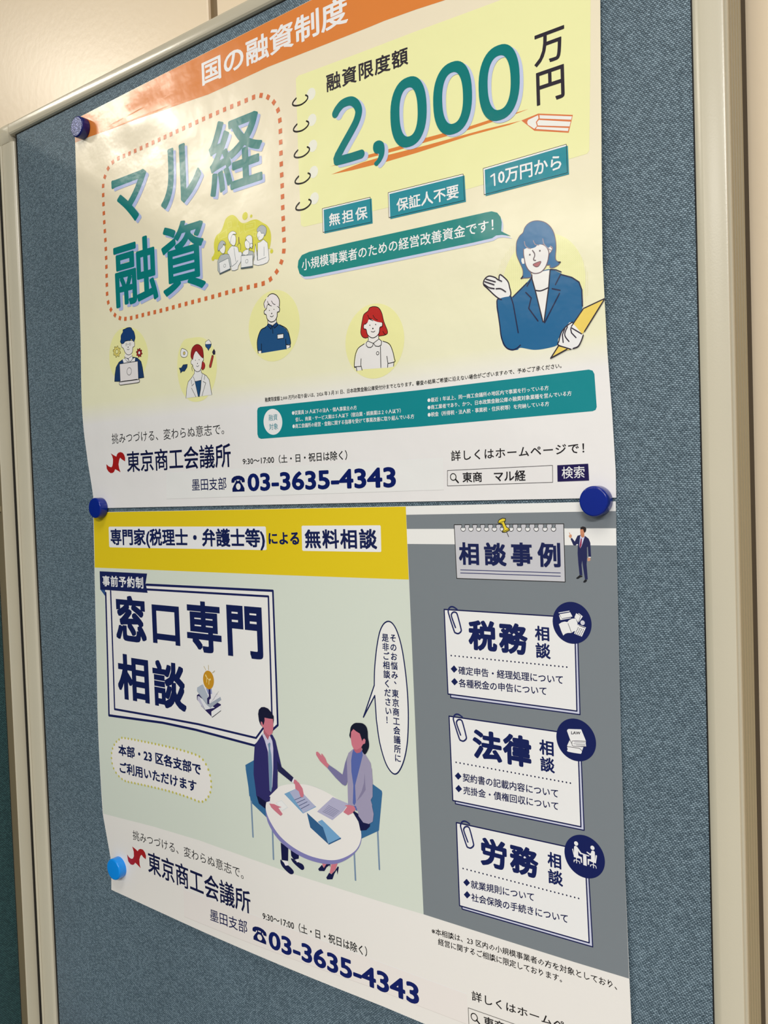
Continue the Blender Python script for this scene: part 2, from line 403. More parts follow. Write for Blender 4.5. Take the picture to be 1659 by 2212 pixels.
        X = XV+1/((1-u)/(xs[0]-XV)+u/(xs[-1]-XV))
        deg = len(st)-1
        pt = np.polyfit(xs-xs[0], yt, deg); pb = np.polyfit(xs-xs[0], yb, deg)
        Yt = np.polyval(pt, X-xs[0]); Yb = np.polyval(pb, X-xs[0]); Y = Yb+(Yt-Yb)*v
        X = X+(Y-(Yt+Yb)/2)*vs(X)
        q = np.stack([X+shift[0], Y+shift[1]], 1)
        self.add_xz(self.xz(q), T, hexc, J)
        if not nostep: self.k += 3 if (rnd or sq) else 1
    def ti(self, s, x0, x1, top, bot, hexc, **kw):
        """glyph by its ink box: sides x0,x1 and where the ink is highest / lowest"""
        st0 = top[1]+hs(*top)*(x0-top[0]); st1 = top[1]+hs(*top)*(x1-top[0])
        sb0 = bot[1]+hs(*bot)*(x0-bot[0]); sb1 = bot[1]+hs(*bot)*(x1-bot[0])
        self.text(s, [(x0, st0, sb0), (x1, st1, sb1)], hexc, mode='i', **kw)
    def done(self, name, label=None):
        o = build(name, np.concatenate(self.V), np.concatenate(self.Fc), None, self.root, mats=self.mats, midx=self.Mi)
        if label: o['label'] = label
        self.reset(); return o
def phone(pr, xs, top, bot, bg):
    # handset over a flared body with a dial
    x0, x1 = xs
    def q(pts):
        o = []
        for u, v in pts:
            X = x0+(x1-x0)*u; yt = top[1]+hs(*top)*(X-top[0]); yb = bot[1]+hs(*bot)*(X-bot[0]); Y = yt+(yb-yt)*v
            o.append((X+(Y-(yt+yb)/2)*vs(X), Y))
        return o
    c = '07124E'
    pr.poly(q([(0, .3), (.04, .17), (.2, .05), (.4, 0), (.6, 0), (.8, .05), (.96, .17), (1, .3), (.99, .43), (.78, .43), (.74, .3), (.6, .24), (.4, .24), (.26, .3), (.22, .43), (.01, .43)]), c)
    pr.poly(q([(.32, .24), (.4, .24), (.4, .32), (.6, .32), (.6, .24), (.68, .24), (.68, .38), (.85, .62), (.95, .8), (.95, 1), (.05, 1), (.05, .8), (.15, .62), (.32, .38)]), c)
    pr.poly(q([(.5+.17*math.cos(a), .68+.2*math.sin(a)) for a in np.linspace(0, 2*math.pi, 20)[:-1]]), bg)
def dilate(P, T, E, rnd, sq):
    """heavier stroke: outline edges thickened (round or square joints); every piece lies microns apart so none coincide"""
    V2 = [P]; T2 = [T]; J = [np.zeros(len(P))]; nb = len(P)
    if rnd or sq:
        a = P[E[:, 0]]; b = P[E[:, 1]]; vi = np.unique(E); n = len(a)
        def quads(c_):
            nonlocal nb
            q = np.stack([a+c_, a-c_, b-c_, b+c_], 1).reshape(-1, 2); k = np.arange(n)*4+nb
            V2.append(q); T2.extend([np.stack([k, k+1, k+2], 1), np.stack([k, k+2, k+3], 1)]); J.append(np.repeat(rng.uniform(.002, .02, n), 4)); nb += len(q)
        if sq:
            quads(np.array([[sq, sq]])); quads(np.array([[sq, -sq]])); cc = sq*np.array([(-1, -1), (1, -1), (1, 1), (-1, 1)])
        else:
            d = b-a; L = np.maximum(np.linalg.norm(d, axis=1, keepdims=True), 1e-9); quads(np.stack([-d[:, 1], d[:, 0]], 1)/L*rnd)
            an = np.arange(8)*2*math.pi/8; cc = rnd*np.stack([np.cos(an), np.sin(an)], 1)
        m = len(cc); c = P[vi][:, None]+cc[None]; k = np.arange(len(vi))*m+nb
        for t in range(1, m-1): T2.append(np.stack([k, k+t, k+t+1], 1))
        V2.append(c.reshape(-1, 2)); J.append(np.repeat(rng.uniform(.002, .02, len(vi)), m))
    return np.concatenate(V2), np.concatenate(T2), np.concatenate(J)
GC = {}
def glyphs(s, off, sp, res):
    key = (s, off, sp, res)
    if key in GC: return GC[key]
    c = bpy.data.curves.new('t', 'FONT'); c.body = s; c.size = 1; c.offset = off; c.space_character = sp; c.resolution_u = res
    o = bpy.data.objects.new('t', c); COL.objects.link(o); me = o.to_mesh()
    P = np.array([(v.co.x, v.co.y) for v in me.vertices]); me.calc_loop_triangles()
    T = np.array([t.vertices[:] for t in me.loop_triangles], int)
    es = np.sort(np.concatenate([T[:, [0, 1]], T[:, [1, 2]], T[:, [2, 0]]]), axis=1)
    uq, cnt = np.unique(es, axis=0, return_counts=True); E = uq[cnt == 1]
    o.to_mesh_clear(); bpy.data.objects.remove(o); bpy.data.curves.remove(c)
    GC[key] = (P, T, E); return GC[key]
def catmull(p, closed=True, k=6):
    p = [tuple(map(float, q)) for q in p]; n = len(p); out = []
    rg = range(n) if closed else range(n-1)
    for i in rg:
        g = lambda j: p[j % n] if closed else p[max(0, min(n-1, j))]
        a, b, c, d = map(np.array, (g(i-1), g(i), g(i+1), g(i+2)))
        for t in range(k):
            t /= k; out.append(tuple(.5*((2*b)+(-a+c)*t+(2*a-5*b+4*c-d)*t*t+(-a+3*b-3*c+d)*t**3)))
    if not closed: out.append(p[-1])
    return out
def fr(ox, oy, k):
    def f(s, dx=0, dy=0):
        v = [q.split(',') for q in s.split()]
        return [(ox+(float(a)+dx)/k, oy+(float(b)+dy)/k) for a, b in v]
    return f
def along(path, spacing, surf, phase=0.0):
    """evenly spaced stations on a closed pixel path, measured in mm on the board: (X,Z,dirx,dirz)"""
    q = unproj(path, surf, 0)[:, [0, 2]]; q = np.vstack([q, q[:1]]); seg = np.linalg.norm(np.diff(q, axis=0), axis=1); L = seg.sum()
    n = int(round(L/spacing)); cs = np.concatenate([[0], np.cumsum(seg)]); out = []
    for i in range(n):
        t = (i+phase)*L/n; x = np.interp(t, cs, q[:, 0]); z = np.interp(t, cs, q[:, 1])
        t2 = min(L, t+.8); dx = np.interp(t2, cs, q[:, 0])-x; dz = np.interp(t2, cs, q[:, 1])-z; h = math.hypot(dx, dz) or 1
        out.append((x, z, dx/h, dz/h))
    return out

# ------------------------------------------------------------------ poster sheets
def resample(pts, n):
    p = np.array(pts, float); s = np.concatenate([[0], np.cumsum(np.linalg.norm(np.diff(p, axis=0), axis=1))]); s /= s[-1]
    t = np.linspace(0, 1, n); return np.stack([np.interp(t, s, p[:, 0]), np.interp(t, s, p[:, 1])], 1)
def sheet(name, surf, left, right, top, bottom, m, root, nu=172, nv=122):
    """edges as photo points (left/right from top to bottom, top/bottom from left to right) -> Coons patch on the surface, 0.25 mm thick"""
    g = lambda e, n: resample(unproj(e, surf, 0)[:, [0, 2]], n)
    Lf, Rt, Tp, Bt = g(left, nv), g(right, nv), g(top, nu), g(bottom, nu)
    u = np.linspace(0, 1, nu)[None, :, None]; v = np.linspace(0, 1, nv)[:, None, None]
    P = (1-v)*Tp[None]+v*Bt[None]+(1-u)*Lf[:, None]+u*Rt[:, None]-((1-u)*(1-v)*Tp[0]+u*(1-v)*Tp[-1]+(1-u)*v*Bt[0]+u*v*Bt[-1])
    X, Z = P[..., 0].ravel(), P[..., 1].ravel(); d = surf(X, Z)
    V = np.concatenate([np.stack([X, -d, Z], 1), np.stack([X, -d+.25, Z], 1)]); N = nu*nv; Fc = []
    for j in range(nv-1):
        for i in range(nu-1):
            a = j*nu+i; Fc.append((a, a+nu, a+nu+1, a+1)); Fc.append((N+a, N+a+1, N+a+nu+1, N+a+nu))
    for i in range(nu-1): Fc.append((i, i+1, N+i+1, N+i)); a = (nv-1)*nu+i; Fc.append((a+1, a, N+a, N+a+1))
    for j in range(nv-1): a = j*nu; Fc.append((a+nu, a, N+a, N+a+nu)); a += nu-1; Fc.append((a, a+nu, N+a+nu, N+a))
    o = build(name, V, Fc, m, root, smooth=True); o.data.set_sharp_from_angle(angle=math.radians(50)); return o
def sheet_mat(name, gloss, ramp, z0, z1, base):
    m = bpy.data.materials.new(name); n, l, b = nodes(m); tc = n.new('ShaderNodeTexCoord'); sp = n.new('ShaderNodeSeparateXYZ')
    l.new(tc.outputs['Object'], sp.inputs[0]); mr = n.new('ShaderNodeMapRange'); mr.inputs[1].default_value = z0/1000+ZO-base; mr.inputs[2].default_value = z1/1000+ZO-base
    l.new(sp.outputs[2], mr.inputs[0]); cr = n.new('ShaderNodeValToRGB'); l.new(mr.outputs[0], cr.inputs[0]); l.new(cr.outputs[0], b.inputs['Base Color'])
    e = cr.color_ramp.elements
    while len(e) < len(ramp): e.new(.5)
    for q, (p, h) in zip(e, ramp): q.position = p; q.color = (*[min(.9, c*PG) for c in srgb(h)], 1)
    paper_gloss(n, l, b, gloss); return m

W_ = 'DEDAD6'; NAVY = '08154A'; TEAL = '00706F'; TEAL2 = '1F8291'; LAV = 'A9B4D4'; ORG = 'CF7A38'; BLK = '14100F'; WH = 'F2EEEC'
rootA = thing('poster', 'upper cream poster with an orange top band and big teal lettering', 'poster', 257, -1, 2)
mA = sheet_mat('upper_poster_paper', True, [(0, 'DFDDDC'), (.215, 'DFDDDB'), (.27, 'E0DDBE'), (.36, 'E0DCBC'), (.62, 'E0D7BD'), (1, 'DDD2BA')], 2, 366, rootA['base'][2])
sheet('sheet', dA,
      [(161, 258), (162, 297), (165, 400), (168, 500), (170, 560), (172, 650), (174, 730), (178, 895), (181, 932), (190, 1001), (200, 1063), (202, 1080), (203, 1098)],
      [(1288, -270), (1293, -100), (1296.5, 0), (1299, 280), (1301.5, 560), (1306, 650), (1312, 760), (1322, 890), (1330, 1020), (1331, 1075)],
      [(161, 258), (179, 249), (356, 158), (672, 0), (1288, -270)], [(203, 1098), (830, 1085), (1331, 1075)], mA, rootA)
A = Print(dA, True, rootA, .05)

# orange title band
A.poly([(161.5, 258.5), (179, 249.5), (356, 158.5), (672, .5), (1287.5, -269), (1289, -133), (965, -1), (900, 20), (830, 45), (800, 57.5), (700, 97), (578, 145), (450, 204), (300, 256), (192, 296), (162.5, 308)], ORG)
A.done('title_band', 'orange band across the top of the poster')
A.off = .08
A.text('国の融資制度', [(436, 135, 186), (751, -14, 47)], WH, off=.0, rnd=.021, res=4)
A.done('title_lettering', 'white title lettering on the orange band')
A.off = .06
A.poly([(639, 170), (645, 163), (656, 159.5), (780, 113), (900, 67), (1001, 30), (1276, -72), (1275, 150), (1273, 325), (1268, 332), (1012, 408), (822, 452), (656, 490), (650, 486), (644, 330)], 'EBE7A6')
a3 = fr(620, 80, 5.53); a4 = fr(900, 30, 4.1475)
for i in range(5):
    dx, dy = [(0, 0), (1.9, 56), (3.6, 112), (5.4, 168.5), (7, 225.5)][i]
    A.circle((672+dx, 203+dy), 13, 'E9E5D2')
    p = [(x+dx, y+dy) for x, y in a3('108,732 78,768 66,798 78,816 115,820 170,806 220,770 246,732 244,706 222,694')]
    A.stroke(p, BLK, 3.7, smooth=True)
A.done('notepad_shape', 'pale yellow printed notepad with five black ring loops')
# underline strokes and pencil
A.off = .07
A.poly([(712, 360), (760, 345), (797, 334), (858, 317), (920.5, 297.6), (1018, 271.8), (1054, 260), (1117, 242.7), (1142, 235.4), (1118, 244.8), (1064, 263.4), (1014.5, 280), (918, 307.8), (860, 324.5), (797.6, 341)], ORG)
A.poly([(715, 377), (782.7, 351), (837, 335), (920, 314), (1050, 278.5), (1126.6, 260.3), (1100, 270), (1015.7, 292.8), (900, 330.2), (831.6, 350.3), (760, 368)], ORG)
A.poly(a4('938,955 1090,893 1400,905 1362,1065 1055,1047'), 'CC7142')
for s in ('990,970 998,950 1088,908 1092,935 1068,970 1078,1005 1055,1030 996,992', '1100,907 1392,918 1384,948 1103,937', '1096,950 1380,966 1370,1008 1086,1000 1078,970', '1080,1011 1362,1023 1356,1050 1068,1031'):
    A.poly(a4(s), 'EEE2DA')
A.done('pencil_drawing', 'orange pencil drawing with two underline strokes')
# 2,000 with its pale shadow
A.off = .15; A.inc = .02
def zero(pr, x0, x1, top, bot, tw, th, hexc, dx=0, dy=0):
    n = 44; out, inn = [], []
    for sc, lst in ((0, out), (1, inn)):
        for k in range(n):
            a = 2*math.pi*k/n; ex = .86
            cx_ = math.copysign(abs(math.cos(a))**ex, math.cos(a)); cz_ = math.copysign(abs(math.sin(a))**ex, math.sin(a))
            w2 = (x1-x0)/2-(tw if sc else 0); xm = (x0+x1)/2; X = xm+cx_*w2
            yt = top[1]+hs(*top)*(X-top[0])*1.0+(th if sc else 0); yb = bot[1]+hs(*bot)*(X-bot[0])-(th if sc else 0)
            Y = (yt+yb)/2-cz_*(yb-yt)/2; lst.append((X+dx+(Y-(yt+yb)/2)*vs(X), Y+dy))
    pr.ring(out, inn, hexc)
Z3 = [(843.3, 921.5, (889, 164.4), (876, 318.9)), (935.7, 1019.5, (985, 131.2), (970, 291.8)), (1033.8, 1122.5, (1086, 94.8), (1069, 262.2))]
twoa = catmull(a3('578,912 605,862 665,795 755,763 818,792 853,860 850,930 820,1020 760,1135 690,1260 625,1380'), closed=False)
twob = a3('597,1479 660,1465 760,1438 885,1398'); twoc = a3('640,1355 608,1410 592,1452 597,1479')
comma = a3('1027,1320 1038,1270 1075,1240 1115,1237 1152,1264 1165,1330 1157,1410 1125,1478 1085,1528 1060,1538 1041,1520 1046,1498 1080,1458 1098,1405 1090,1392 1058,1390 1034,1362')
for dx, dy, c in ((8.2, 4.6, 'B6BFDA'), (0, 0, TEAL)):
    for q in (twoa, twoc, twob): A.ribbon([(x+dx, y+dy) for x, y in q], c, 19.4)
    A.poly([(x+dx, y+dy) for x, y in comma], c, smooth=True)
    for x0, x1, t, b in Z3: zero(A, x0, x1, t, b, 19.5, 22.5, c, dx, dy)
A.done('amount_figures', 'large teal figures 2,000 with a pale shadow')
A.off = .16; A.inc = .009
A.ti('万', 1153.6, 1219.5, (1217, 54.5), (1159, 145), '2A2530', rnd=.014, res=4)
A.ti('円', 1158.7, 1219, (1212, 140), (1163.5, 227.5), '2A2530', rnd=.014, res=4)
A.text('融資限度額', [(705, 162, 199.5), (881, 100, 138)], '2A2530', rnd=.017, sp=1.08)
A.done('limit_caption', 'dark grey caption and unit lettering on the notepad shape')
# headline
dk = [('マ', 242.5, 317.7, (310, 364.5), (297, 474.5)), ('ル', 345.8, 434.2, (392, 311.6), (351, 453.5)), ('経', 451.6, 566.5, (470.6, 263.5), (475.7, 420.5)),
      ('融', 247, 339.3, (312.4, 510.4), (255.4, 665.3)), ('資', 349.6, 441.7, (393.4, 477.2), (361.8, 640))]
for c, sh, in (('A2AED6', (5.6, 5.2)), (TEAL, (0, 0))):
    for g, x0, x1, t, b in dk: A.ti(g, x0, x1, t, b, c, rnd=.024 if g in 'マル' else .019, res=5, shift=sh, nostep=True)
    A.k += 3
A.done('headline_lettering', 'large teal headline lettering with a lavender shadow')
# dashed frame
a1 = fr(220, 180, 3.95); a2 = fr(220, 440, 3.95)
path = a1('12,875 27,795 55,725 95,672 141,640 240,597 384,530 531,462 780,345 1030,231 1160,177 1285,123 1350,103 1412,115 1467,160 1504,230 1520,318 1524,412 1527,510 1532,700 1540,890') + a2('1545,52 1549,147 1552,242 1556,338 1549,435 1521,527 1475,605 1417,662 1358,687') + a2('1295,702 1230,718 1112,747 943,795 837,823 678,865 526,907 378,943 279,968 227,979 176,982 127,962 88,920 60,860 47,785 44,708 42,630 38,475 32,320 27,242 18,85')
path = catmull(path, k=8)
for X, Z, dx, dz in along(path, 8.15, dA):
    h = 1.75; q = [(X+sa*h*dx-sb*h*dz, Z+sa*h*dz+sb*h*dx) for sa, sb in ((-1, -1), (1, -1), (1, 1), (-1, 1))]
    A.add_xz(q, [(0, 1, 2), (0, 2, 3)], 'C8693C')
A.done('dashed_border', 'rounded border of small orange squares')
# tag boxes
a5 = fr(620, 300, 2.676)
for out, dxy in (('204,403 481,337 487,481 208,540', (8, 7)), ('584,311 1018,203 1026,355 589,455', (8, 8)), ('1134,171 1614,31 1621,196 1139,322', (9, 8))):
    A.poly(a5(out), 'F4F1EC'); A.poly(a5(out, *dxy), TEAL2); A.stroke(a5(out), BLK, 1.1, closed=True)
A.text('無担保', [(710.8, 462, 489), (793.8, 444, 472)], 'EFF0EE', rnd=.018, sp=1.25)
A.text('保証人不要', [(856.5, 430, 457.5), (990.7, 397, 427)], 'EFF0EE', rnd=.018)
A.text('0万円から', [(1075.8, 366.5, 399.5), (1212.5, 331.5, 366)], 'EFF0EE', rnd=.018); A.stroke(a5('1179,217 1198,203 1201,268'), 'EFF0EE', 3.6)
A.done('tag_boxes', 'three teal tag boxes with white lettering')
bub = [(643, 577), (644.5, 563), (652, 551), (668, 544), (760, 523), (900, 492.5), (1048, 459), (1062, 456.3), (1074, 459.5), (1081, 468), (1084, 480), (1082.8, 499.5), (1103.4, 509.8), (1084, 507.4), (1072, 508.6), (1063, 514.6), (1020, 524.6), (850, 560), (670, 596.8), (656, 597.6), (647, 591)]
A.poly([(x+3.2, y+5.4) for x, y in bub], 'BBC2DC'); A.poly(bub, '157C78')
A.text('小規模事業者のための経営改善資金です！', [(651.8, 560.5, 585), (1066, 471.5, 498)], 'F2F1EE', rnd=.012)
A.done('speech_ribbon', 'teal speech ribbon with white lettering')

# --- portraits
a7 = fr(220, 690, 6.381); a8 = fr(520, 610, 4.366); b6 = fr(440, 440, 9.217); a6 = fr(1020, 460, 5.53); b7 = fr(1020, 470, 8.295); b8 = fr(1140, 630, 9.217)
PY = 'E2DD9E'; SK = 'DFDCD8'; BL1 = '1B3560'
A.off = .06
A.poly(a7('300,110 400,110 490,150 570,240 625,380 635,520 600,670 560,740 420,830 300,830 180,790 120,670 103,520 115,370 160,240 220,160'), PY, smooth=True)
gear = lambda cx, cy, rx, ry, n=8: [(cx+rx*(1 if k % 4 in (0, 1) else .76)*math.cos(2*math.pi*(k+.5)/(4*n)), cy+ry*(1 if k % 4 in (0, 1) else .76)*math.sin(2*math.pi*(k+.5)/(4*n))) for k in range(4*n)]
for cx_, cy_, rx, ry, c, c2 in ((207, 444, 54, 80, 'CDC06A', PY), (515, 460, 42, 64, '8E1F22', 'E8E2D8')):
    g = ' '.join('%f,%f' % q for q in gear(cx_, cy_, rx, ry)); A.poly(a7(g), c, line=BLK, lw=.9)
    A.circle(a7('%f,%f' % (cx_, cy_))[0], ry*.36/6.381, c2, line=BLK, lw=.8)
A.poly(a7('175,855 180,760 195,660 235,590 290,550 330,530 440,520 490,530 540,580 560,660 580,800 500,815 400,800 240,855'), BL1, line=BLK, lw=1.0)
A.poly(a7('285,545 320,540 370,590 430,540 460,530 455,575 300,600'), 'E6E3E0')
A.poly(a7('312,520 320,470 410,470 415,500 375,540'), SK)
A.poly(a7('272,335 275,380 298,400 315,445 340,478 365,488 395,480 420,450 428,385 448,370 450,320 430,290 330,300'), SK, smooth=True, line=BLK, lw=1.2)
A.poly(a7('290,145 320,130 355,113 400,113 425,150 440,165 455,220 458,260 440,305 425,290 405,270 385,295 360,290 330,295 300,330 275,335 255,310 262,270 265,220 290,175'), '17396D', smooth=True, line=BLK, lw=.9)
for cx_ in (337, 388): A.circle(a7('%f,%f' % (cx_, 346 if cx_ < 350 else 340))[0], 3.0, SK, line='6B6B6B', lw=.6); A.circle(a7('%f,%f' % (cx_, 344 if cx_ < 350 else 338))[0], 1.0, BLK)
A.stroke(a7('355,345 372,342'), '6B6B6B', .6); A.circle(a7('362,382')[0], 1.3, BLK); A.stroke(a7('345,412 362,418 380,408'), BLK, .8)
A.poly(a7('312,515 340,575 360,580 370,535 420,500 425,545 390,585 365,550'), 'E4E2E0', line=BLK, lw=.9)
A.poly(a7('245,615 495,575 505,828 255,860'), 'D8D4D4', line=BLK, lw=1.1)
A.poly(a7('240,865 520,828 520,860 495,872 255,905 240,895'), 'D8D4D4', line=BLK, lw=1.1)
A.stroke(a7('270,855 488,825'), BLK, 1.1); A.circle(a7('377,716')[0], 8, 'D8D4D4', line=BLK, lw=1.0)
A.done('worker_portrait', 'printed person in glasses behind a laptop with two cogs')
A.poly(a7('1130,290 1240,255 1380,250 1500,330 1560,460 1585,620 1570,800 1520,960 1430,1090 1310,1135 1200,1110 1110,1000 1055,830 1040,640 1060,440'), PY, smooth=True)
A.poly(a7('1090,430 1105,400 1135,408 1165,425 1185,460 1170,510 1130,525 1095,510 1085,470'), 'E8E4E0', smooth=True, line=BLK, lw=1.1); A.circle(a7('1135,466')[0], 3.4, 'CDBA6A', line=BLK, lw=.9)
A.poly(a7('1065,670 1095,668 1120,625 1180,618 1175,660 1140,715 1110,715 1085,740 1080,705'), BL1, line=BLK, lw=.8)
A.poly(a7('1425,345 1428,310 1472,278 1500,310 1510,345'), 'E8E4E0', line=BLK, lw=.9); A.poly(a7('1425,345 1510,340 1500,380 1480,405 1470,430 1455,400 1430,375'), '24487A', line=BLK, lw=.9)
A.poly(a7('1545,408 1562,440 1560,480 1535,485 1522,450'), '2A2440', line=BLK, lw=.8); A.poly(a7('1518,492 1540,500 1530,560 1505,660 1485,665 1480,640 1500,560'), 'A03430', line=BLK, lw=.9)
A.poly(a7('1160,1085 1168,960 1190,860 1240,800 1275,740 1280,700 1370,700 1372,735 1440,775 1480,830 1500,940 1515,1040'), 'D9D9D8')
A.stroke(a7('1160,1085 1168,960 1190,860 1240,800 1275,745 1275,700'), BLK, 1.1); A.stroke(a7('1515,1035 1500,940 1480,830 1440,775 1372,735 1370,700'), BLK, 1.1)
A.poly(a7('1283,855 1370,838 1362,960 1345,1062 1328,1062'), '1D4670', line=BLK, lw=1.0)
A.poly(a7('1262,790 1300,850 1368,835 1385,755 1330,715'), 'D9D9D8'); A.stroke(a7('1262,790 1283,855 1328,1060'), BLK, 1.0); A.stroke(a7('1385,755 1370,838 1345,1060'), BLK, 1.0)
A.stroke(a7('1240,915 1272,885'), BLK, 1.0); A.stroke(a7('1235,945 1295,1065'), BLK, 1.0); A.stroke(a7('1395,855 1432,875 1380,1052'), BLK, 1.0); A.stroke(a7('1232,835 1238,895'), BLK, .9); A.stroke(a7('1420,770 1412,830'), BLK, .9)
A.poly(a7('1375,590 1405,590 1422,630 1412,675 1385,695 1372,660'), '9E2A2A', smooth=True, line=BLK, lw=.6)
A.poly(a7('1240,555 1228,575 1230,610 1252,628 1262,670 1290,708 1320,720 1352,705 1372,660 1382,590 1400,560 1398,530 1370,470 1300,420 1250,470'), SK, smooth=True, line=BLK, lw=1.1)
A.poly(a7('1250,552 1228,520 1228,460 1248,390 1290,350 1330,345 1370,372 1392,420 1400,525 1375,520 1340,480 1300,435 1270,480 1255,545'), '8C1F1F', smooth=True, line=BLK, lw=.9)
A.stroke(a7('1252,630 1240,665 1248,710'), BLK, .8, smooth=True)
for q in ('1290,563', '1340,555'): A.circle(a7(q)[0], 1.0, BLK)
A.circle(a7('1317,607')[0], 1.2, BLK); A.stroke(a7('1303,640 1320,650 1337,634'), BLK, 1.0, smooth=True)
A.done('cook_portrait', 'printed person with red hair and a white coat among food items')
A.circle(a8('310,410')[0], 77, PY, n=48, sx=1.0)
A.poly(a8('195,668 428,630 470,612 470,570 460,500 430,440 370,400 340,385 255,400 190,450 160,520 155,600 165,668'), '1E4A78')
A.poly(a8('160,645 195,645 195,668 165,668'), 'E0DEDB'); A.poly(a8('430,588 468,582 465,608 430,628'), 'E0DEDB')
A.stroke(a8('165,668 156,600 160,530 190,450 235,425'), BLK, 1.9, smooth=True); A.stroke(a8('368,400 430,435 455,490 470,580 430,588'), BLK, 1.9, smooth=True); A.stroke(a8('196,665 195,580'), BLK, 1.7); A.stroke(a8('430,628 424,535'), BLK, 1.7); A.stroke(a8('160,645 194,641'), BLK, 1.4); A.stroke(a8('463,608 465,585'), BLK, 1.4)
A.poly(a8('345,492 403,484 403,526 347,533'), 'E4E2DF', line=BLK, lw=1.4)
A.poly(a8('255,350 335,340 340,385 300,410 255,395'), SK); A.stroke(a8('255,350 256,392'), BLK, 1.4); A.stroke(a8('336,340 338,375'), BLK, 1.4)
A.poly(a8('250,402 258,390 295,405 285,440'), '1A3F70', line=BLK, lw=1.4); A.poly(a8('304,405 340,376 352,400 318,430'), '1A3F70', line=BLK, lw=1.4); A.stroke(a8('298,405 303,480'), BLK, 1.4)
A.poly(a8('238,255 222,268 222,295 240,306 250,345 272,368 295,373 325,358 342,320 345,282 362,275 366,245 350,228 300,200 250,215'), SK, smooth=True, line=BLK, lw=1.8)
A.poly(a8('222,240 218,200 235,160 262,125 300,108 340,125 364,170 364,228 345,225 300,225 262,200 245,240'), 'E2D9D9', smooth=True)
A.stroke(a8('228,240 218,200 236,160'), BLK, 1.6, smooth=True); A.stroke(a8('255,135 275,114 305,107 340,125 364,168 364,225'), BLK, 1.8, smooth=True); A.stroke(a8('252,178 265,210 290,222'), BLK, 1.4, smooth=True); A.stroke(a8('290,175 305,200 325,210'), BLK, 1.4, smooth=True); A.stroke(a8('250,212 245,240 235,258'), BLK, 1.4, smooth=True)
for q in ('270,264', '313,254'): A.circle(a8(q)[0], 1.1, BLK)
A.circle(a8('292,293')[0], 1.5, BLK); A.stroke(a8('278,318 294,324 308,313'), BLK, 1.3, smooth=True)
A.done('clerk_portrait', 'printed person in a blue polo shirt on a pale yellow disc')
A.circle(a8('1258,555')[0], 81, PY, n=48, sx=1.0)
A.poly(a8('1198,520 1180,526 1150,515 1133,480 1135,430 1145,370 1160,305 1200,270 1215,240 1255,228 1300,240 1330,290 1350,370 1385,465 1365,495 1310,506'), 'AE2522', smooth=True, line=BLK, lw=1.6)
A.poly(a8('1090,835 1140,828 1140,820 1385,805 1440,795 1445,755 1440,680 1420,610 1370,565 1330,550 1305,530 1205,540 1165,580 1110,620 1085,690 1072,795'), 'DBD9D7')
A.stroke(a8('1095,835 1088,800 1072,796 1078,700 1105,625 1165,580'), BLK, 1.8, smooth=True); A.stroke(a8('1342,555 1400,580 1430,640 1450,720 1452,748 1390,765'), BLK, 1.8, smooth=True)
A.stroke(a8('1145,828 1133,780 1135,720'), BLK, 1.7); A.stroke(a8('1075,797 1132,792'), BLK, 1.6); A.stroke(a8('1386,800 1388,760 1378,697'), BLK, 1.7); A.stroke(a8('1441,790 1445,755'), BLK, 1.5); A.stroke(a8('1317,605 1322,803'), BLK, 1.7); A.circle(a8('1291,668')[0], 3.4, 'DBD9D7', line=BLK, lw=1.4)
A.poly(a8('1203,510 1300,500 1303,535 1250,575 1205,555'), SK); A.stroke(a8('1203,515 1204,545'), BLK, 1.4); A.stroke(a8('1300,500 1300,530'), BLK, 1.4)
A.poly(a8('1198,553 1250,575 1243,600 1225,614 1200,612 1184,595 1183,572'), 'DBD9D7', line=BLK, lw=1.5); A.poly(a8('1252,573 1305,533 1328,555 1325,590 1300,604 1270,600'), 'DBD9D7', line=BLK, lw=1.5)
A.poly(a8('1182,390 1165,395 1158,415 1163,438 1182,444 1195,490 1220,515 1247,523 1280,508 1305,475 1312,425 1332,415 1336,385 1320,372 1250,350 1200,350'), SK, smooth=True, line=BLK, lw=1.7)
A.poly(a8('1192,385 1180,340 1200,275 1255,250 1310,290 1335,370 1300,375 1255,360 1215,335'), 'AE2522', smooth=True); A.stroke(a8('1198,308 1215,345 1248,362'), BLK, 1.4, smooth=True); A.stroke(a8('1248,310 1265,340 1290,355'), BLK, 1.4, smooth=True); A.stroke(a8('1340,460 1355,485 1370,490'), BLK, 1.2, smooth=True)
for q in ('1218,404', '1272,397'): A.circle(a8(q)[0], 1.3, BLK)
A.circle(a8('1246,435')[0], 1.7, BLK); A.stroke(a8('1230,463 1250,468 1266,458'), BLK, 1.4, smooth=True)
A.done('nurse_portrait', 'printed person with red hair and a white tunic on a pale yellow disc')
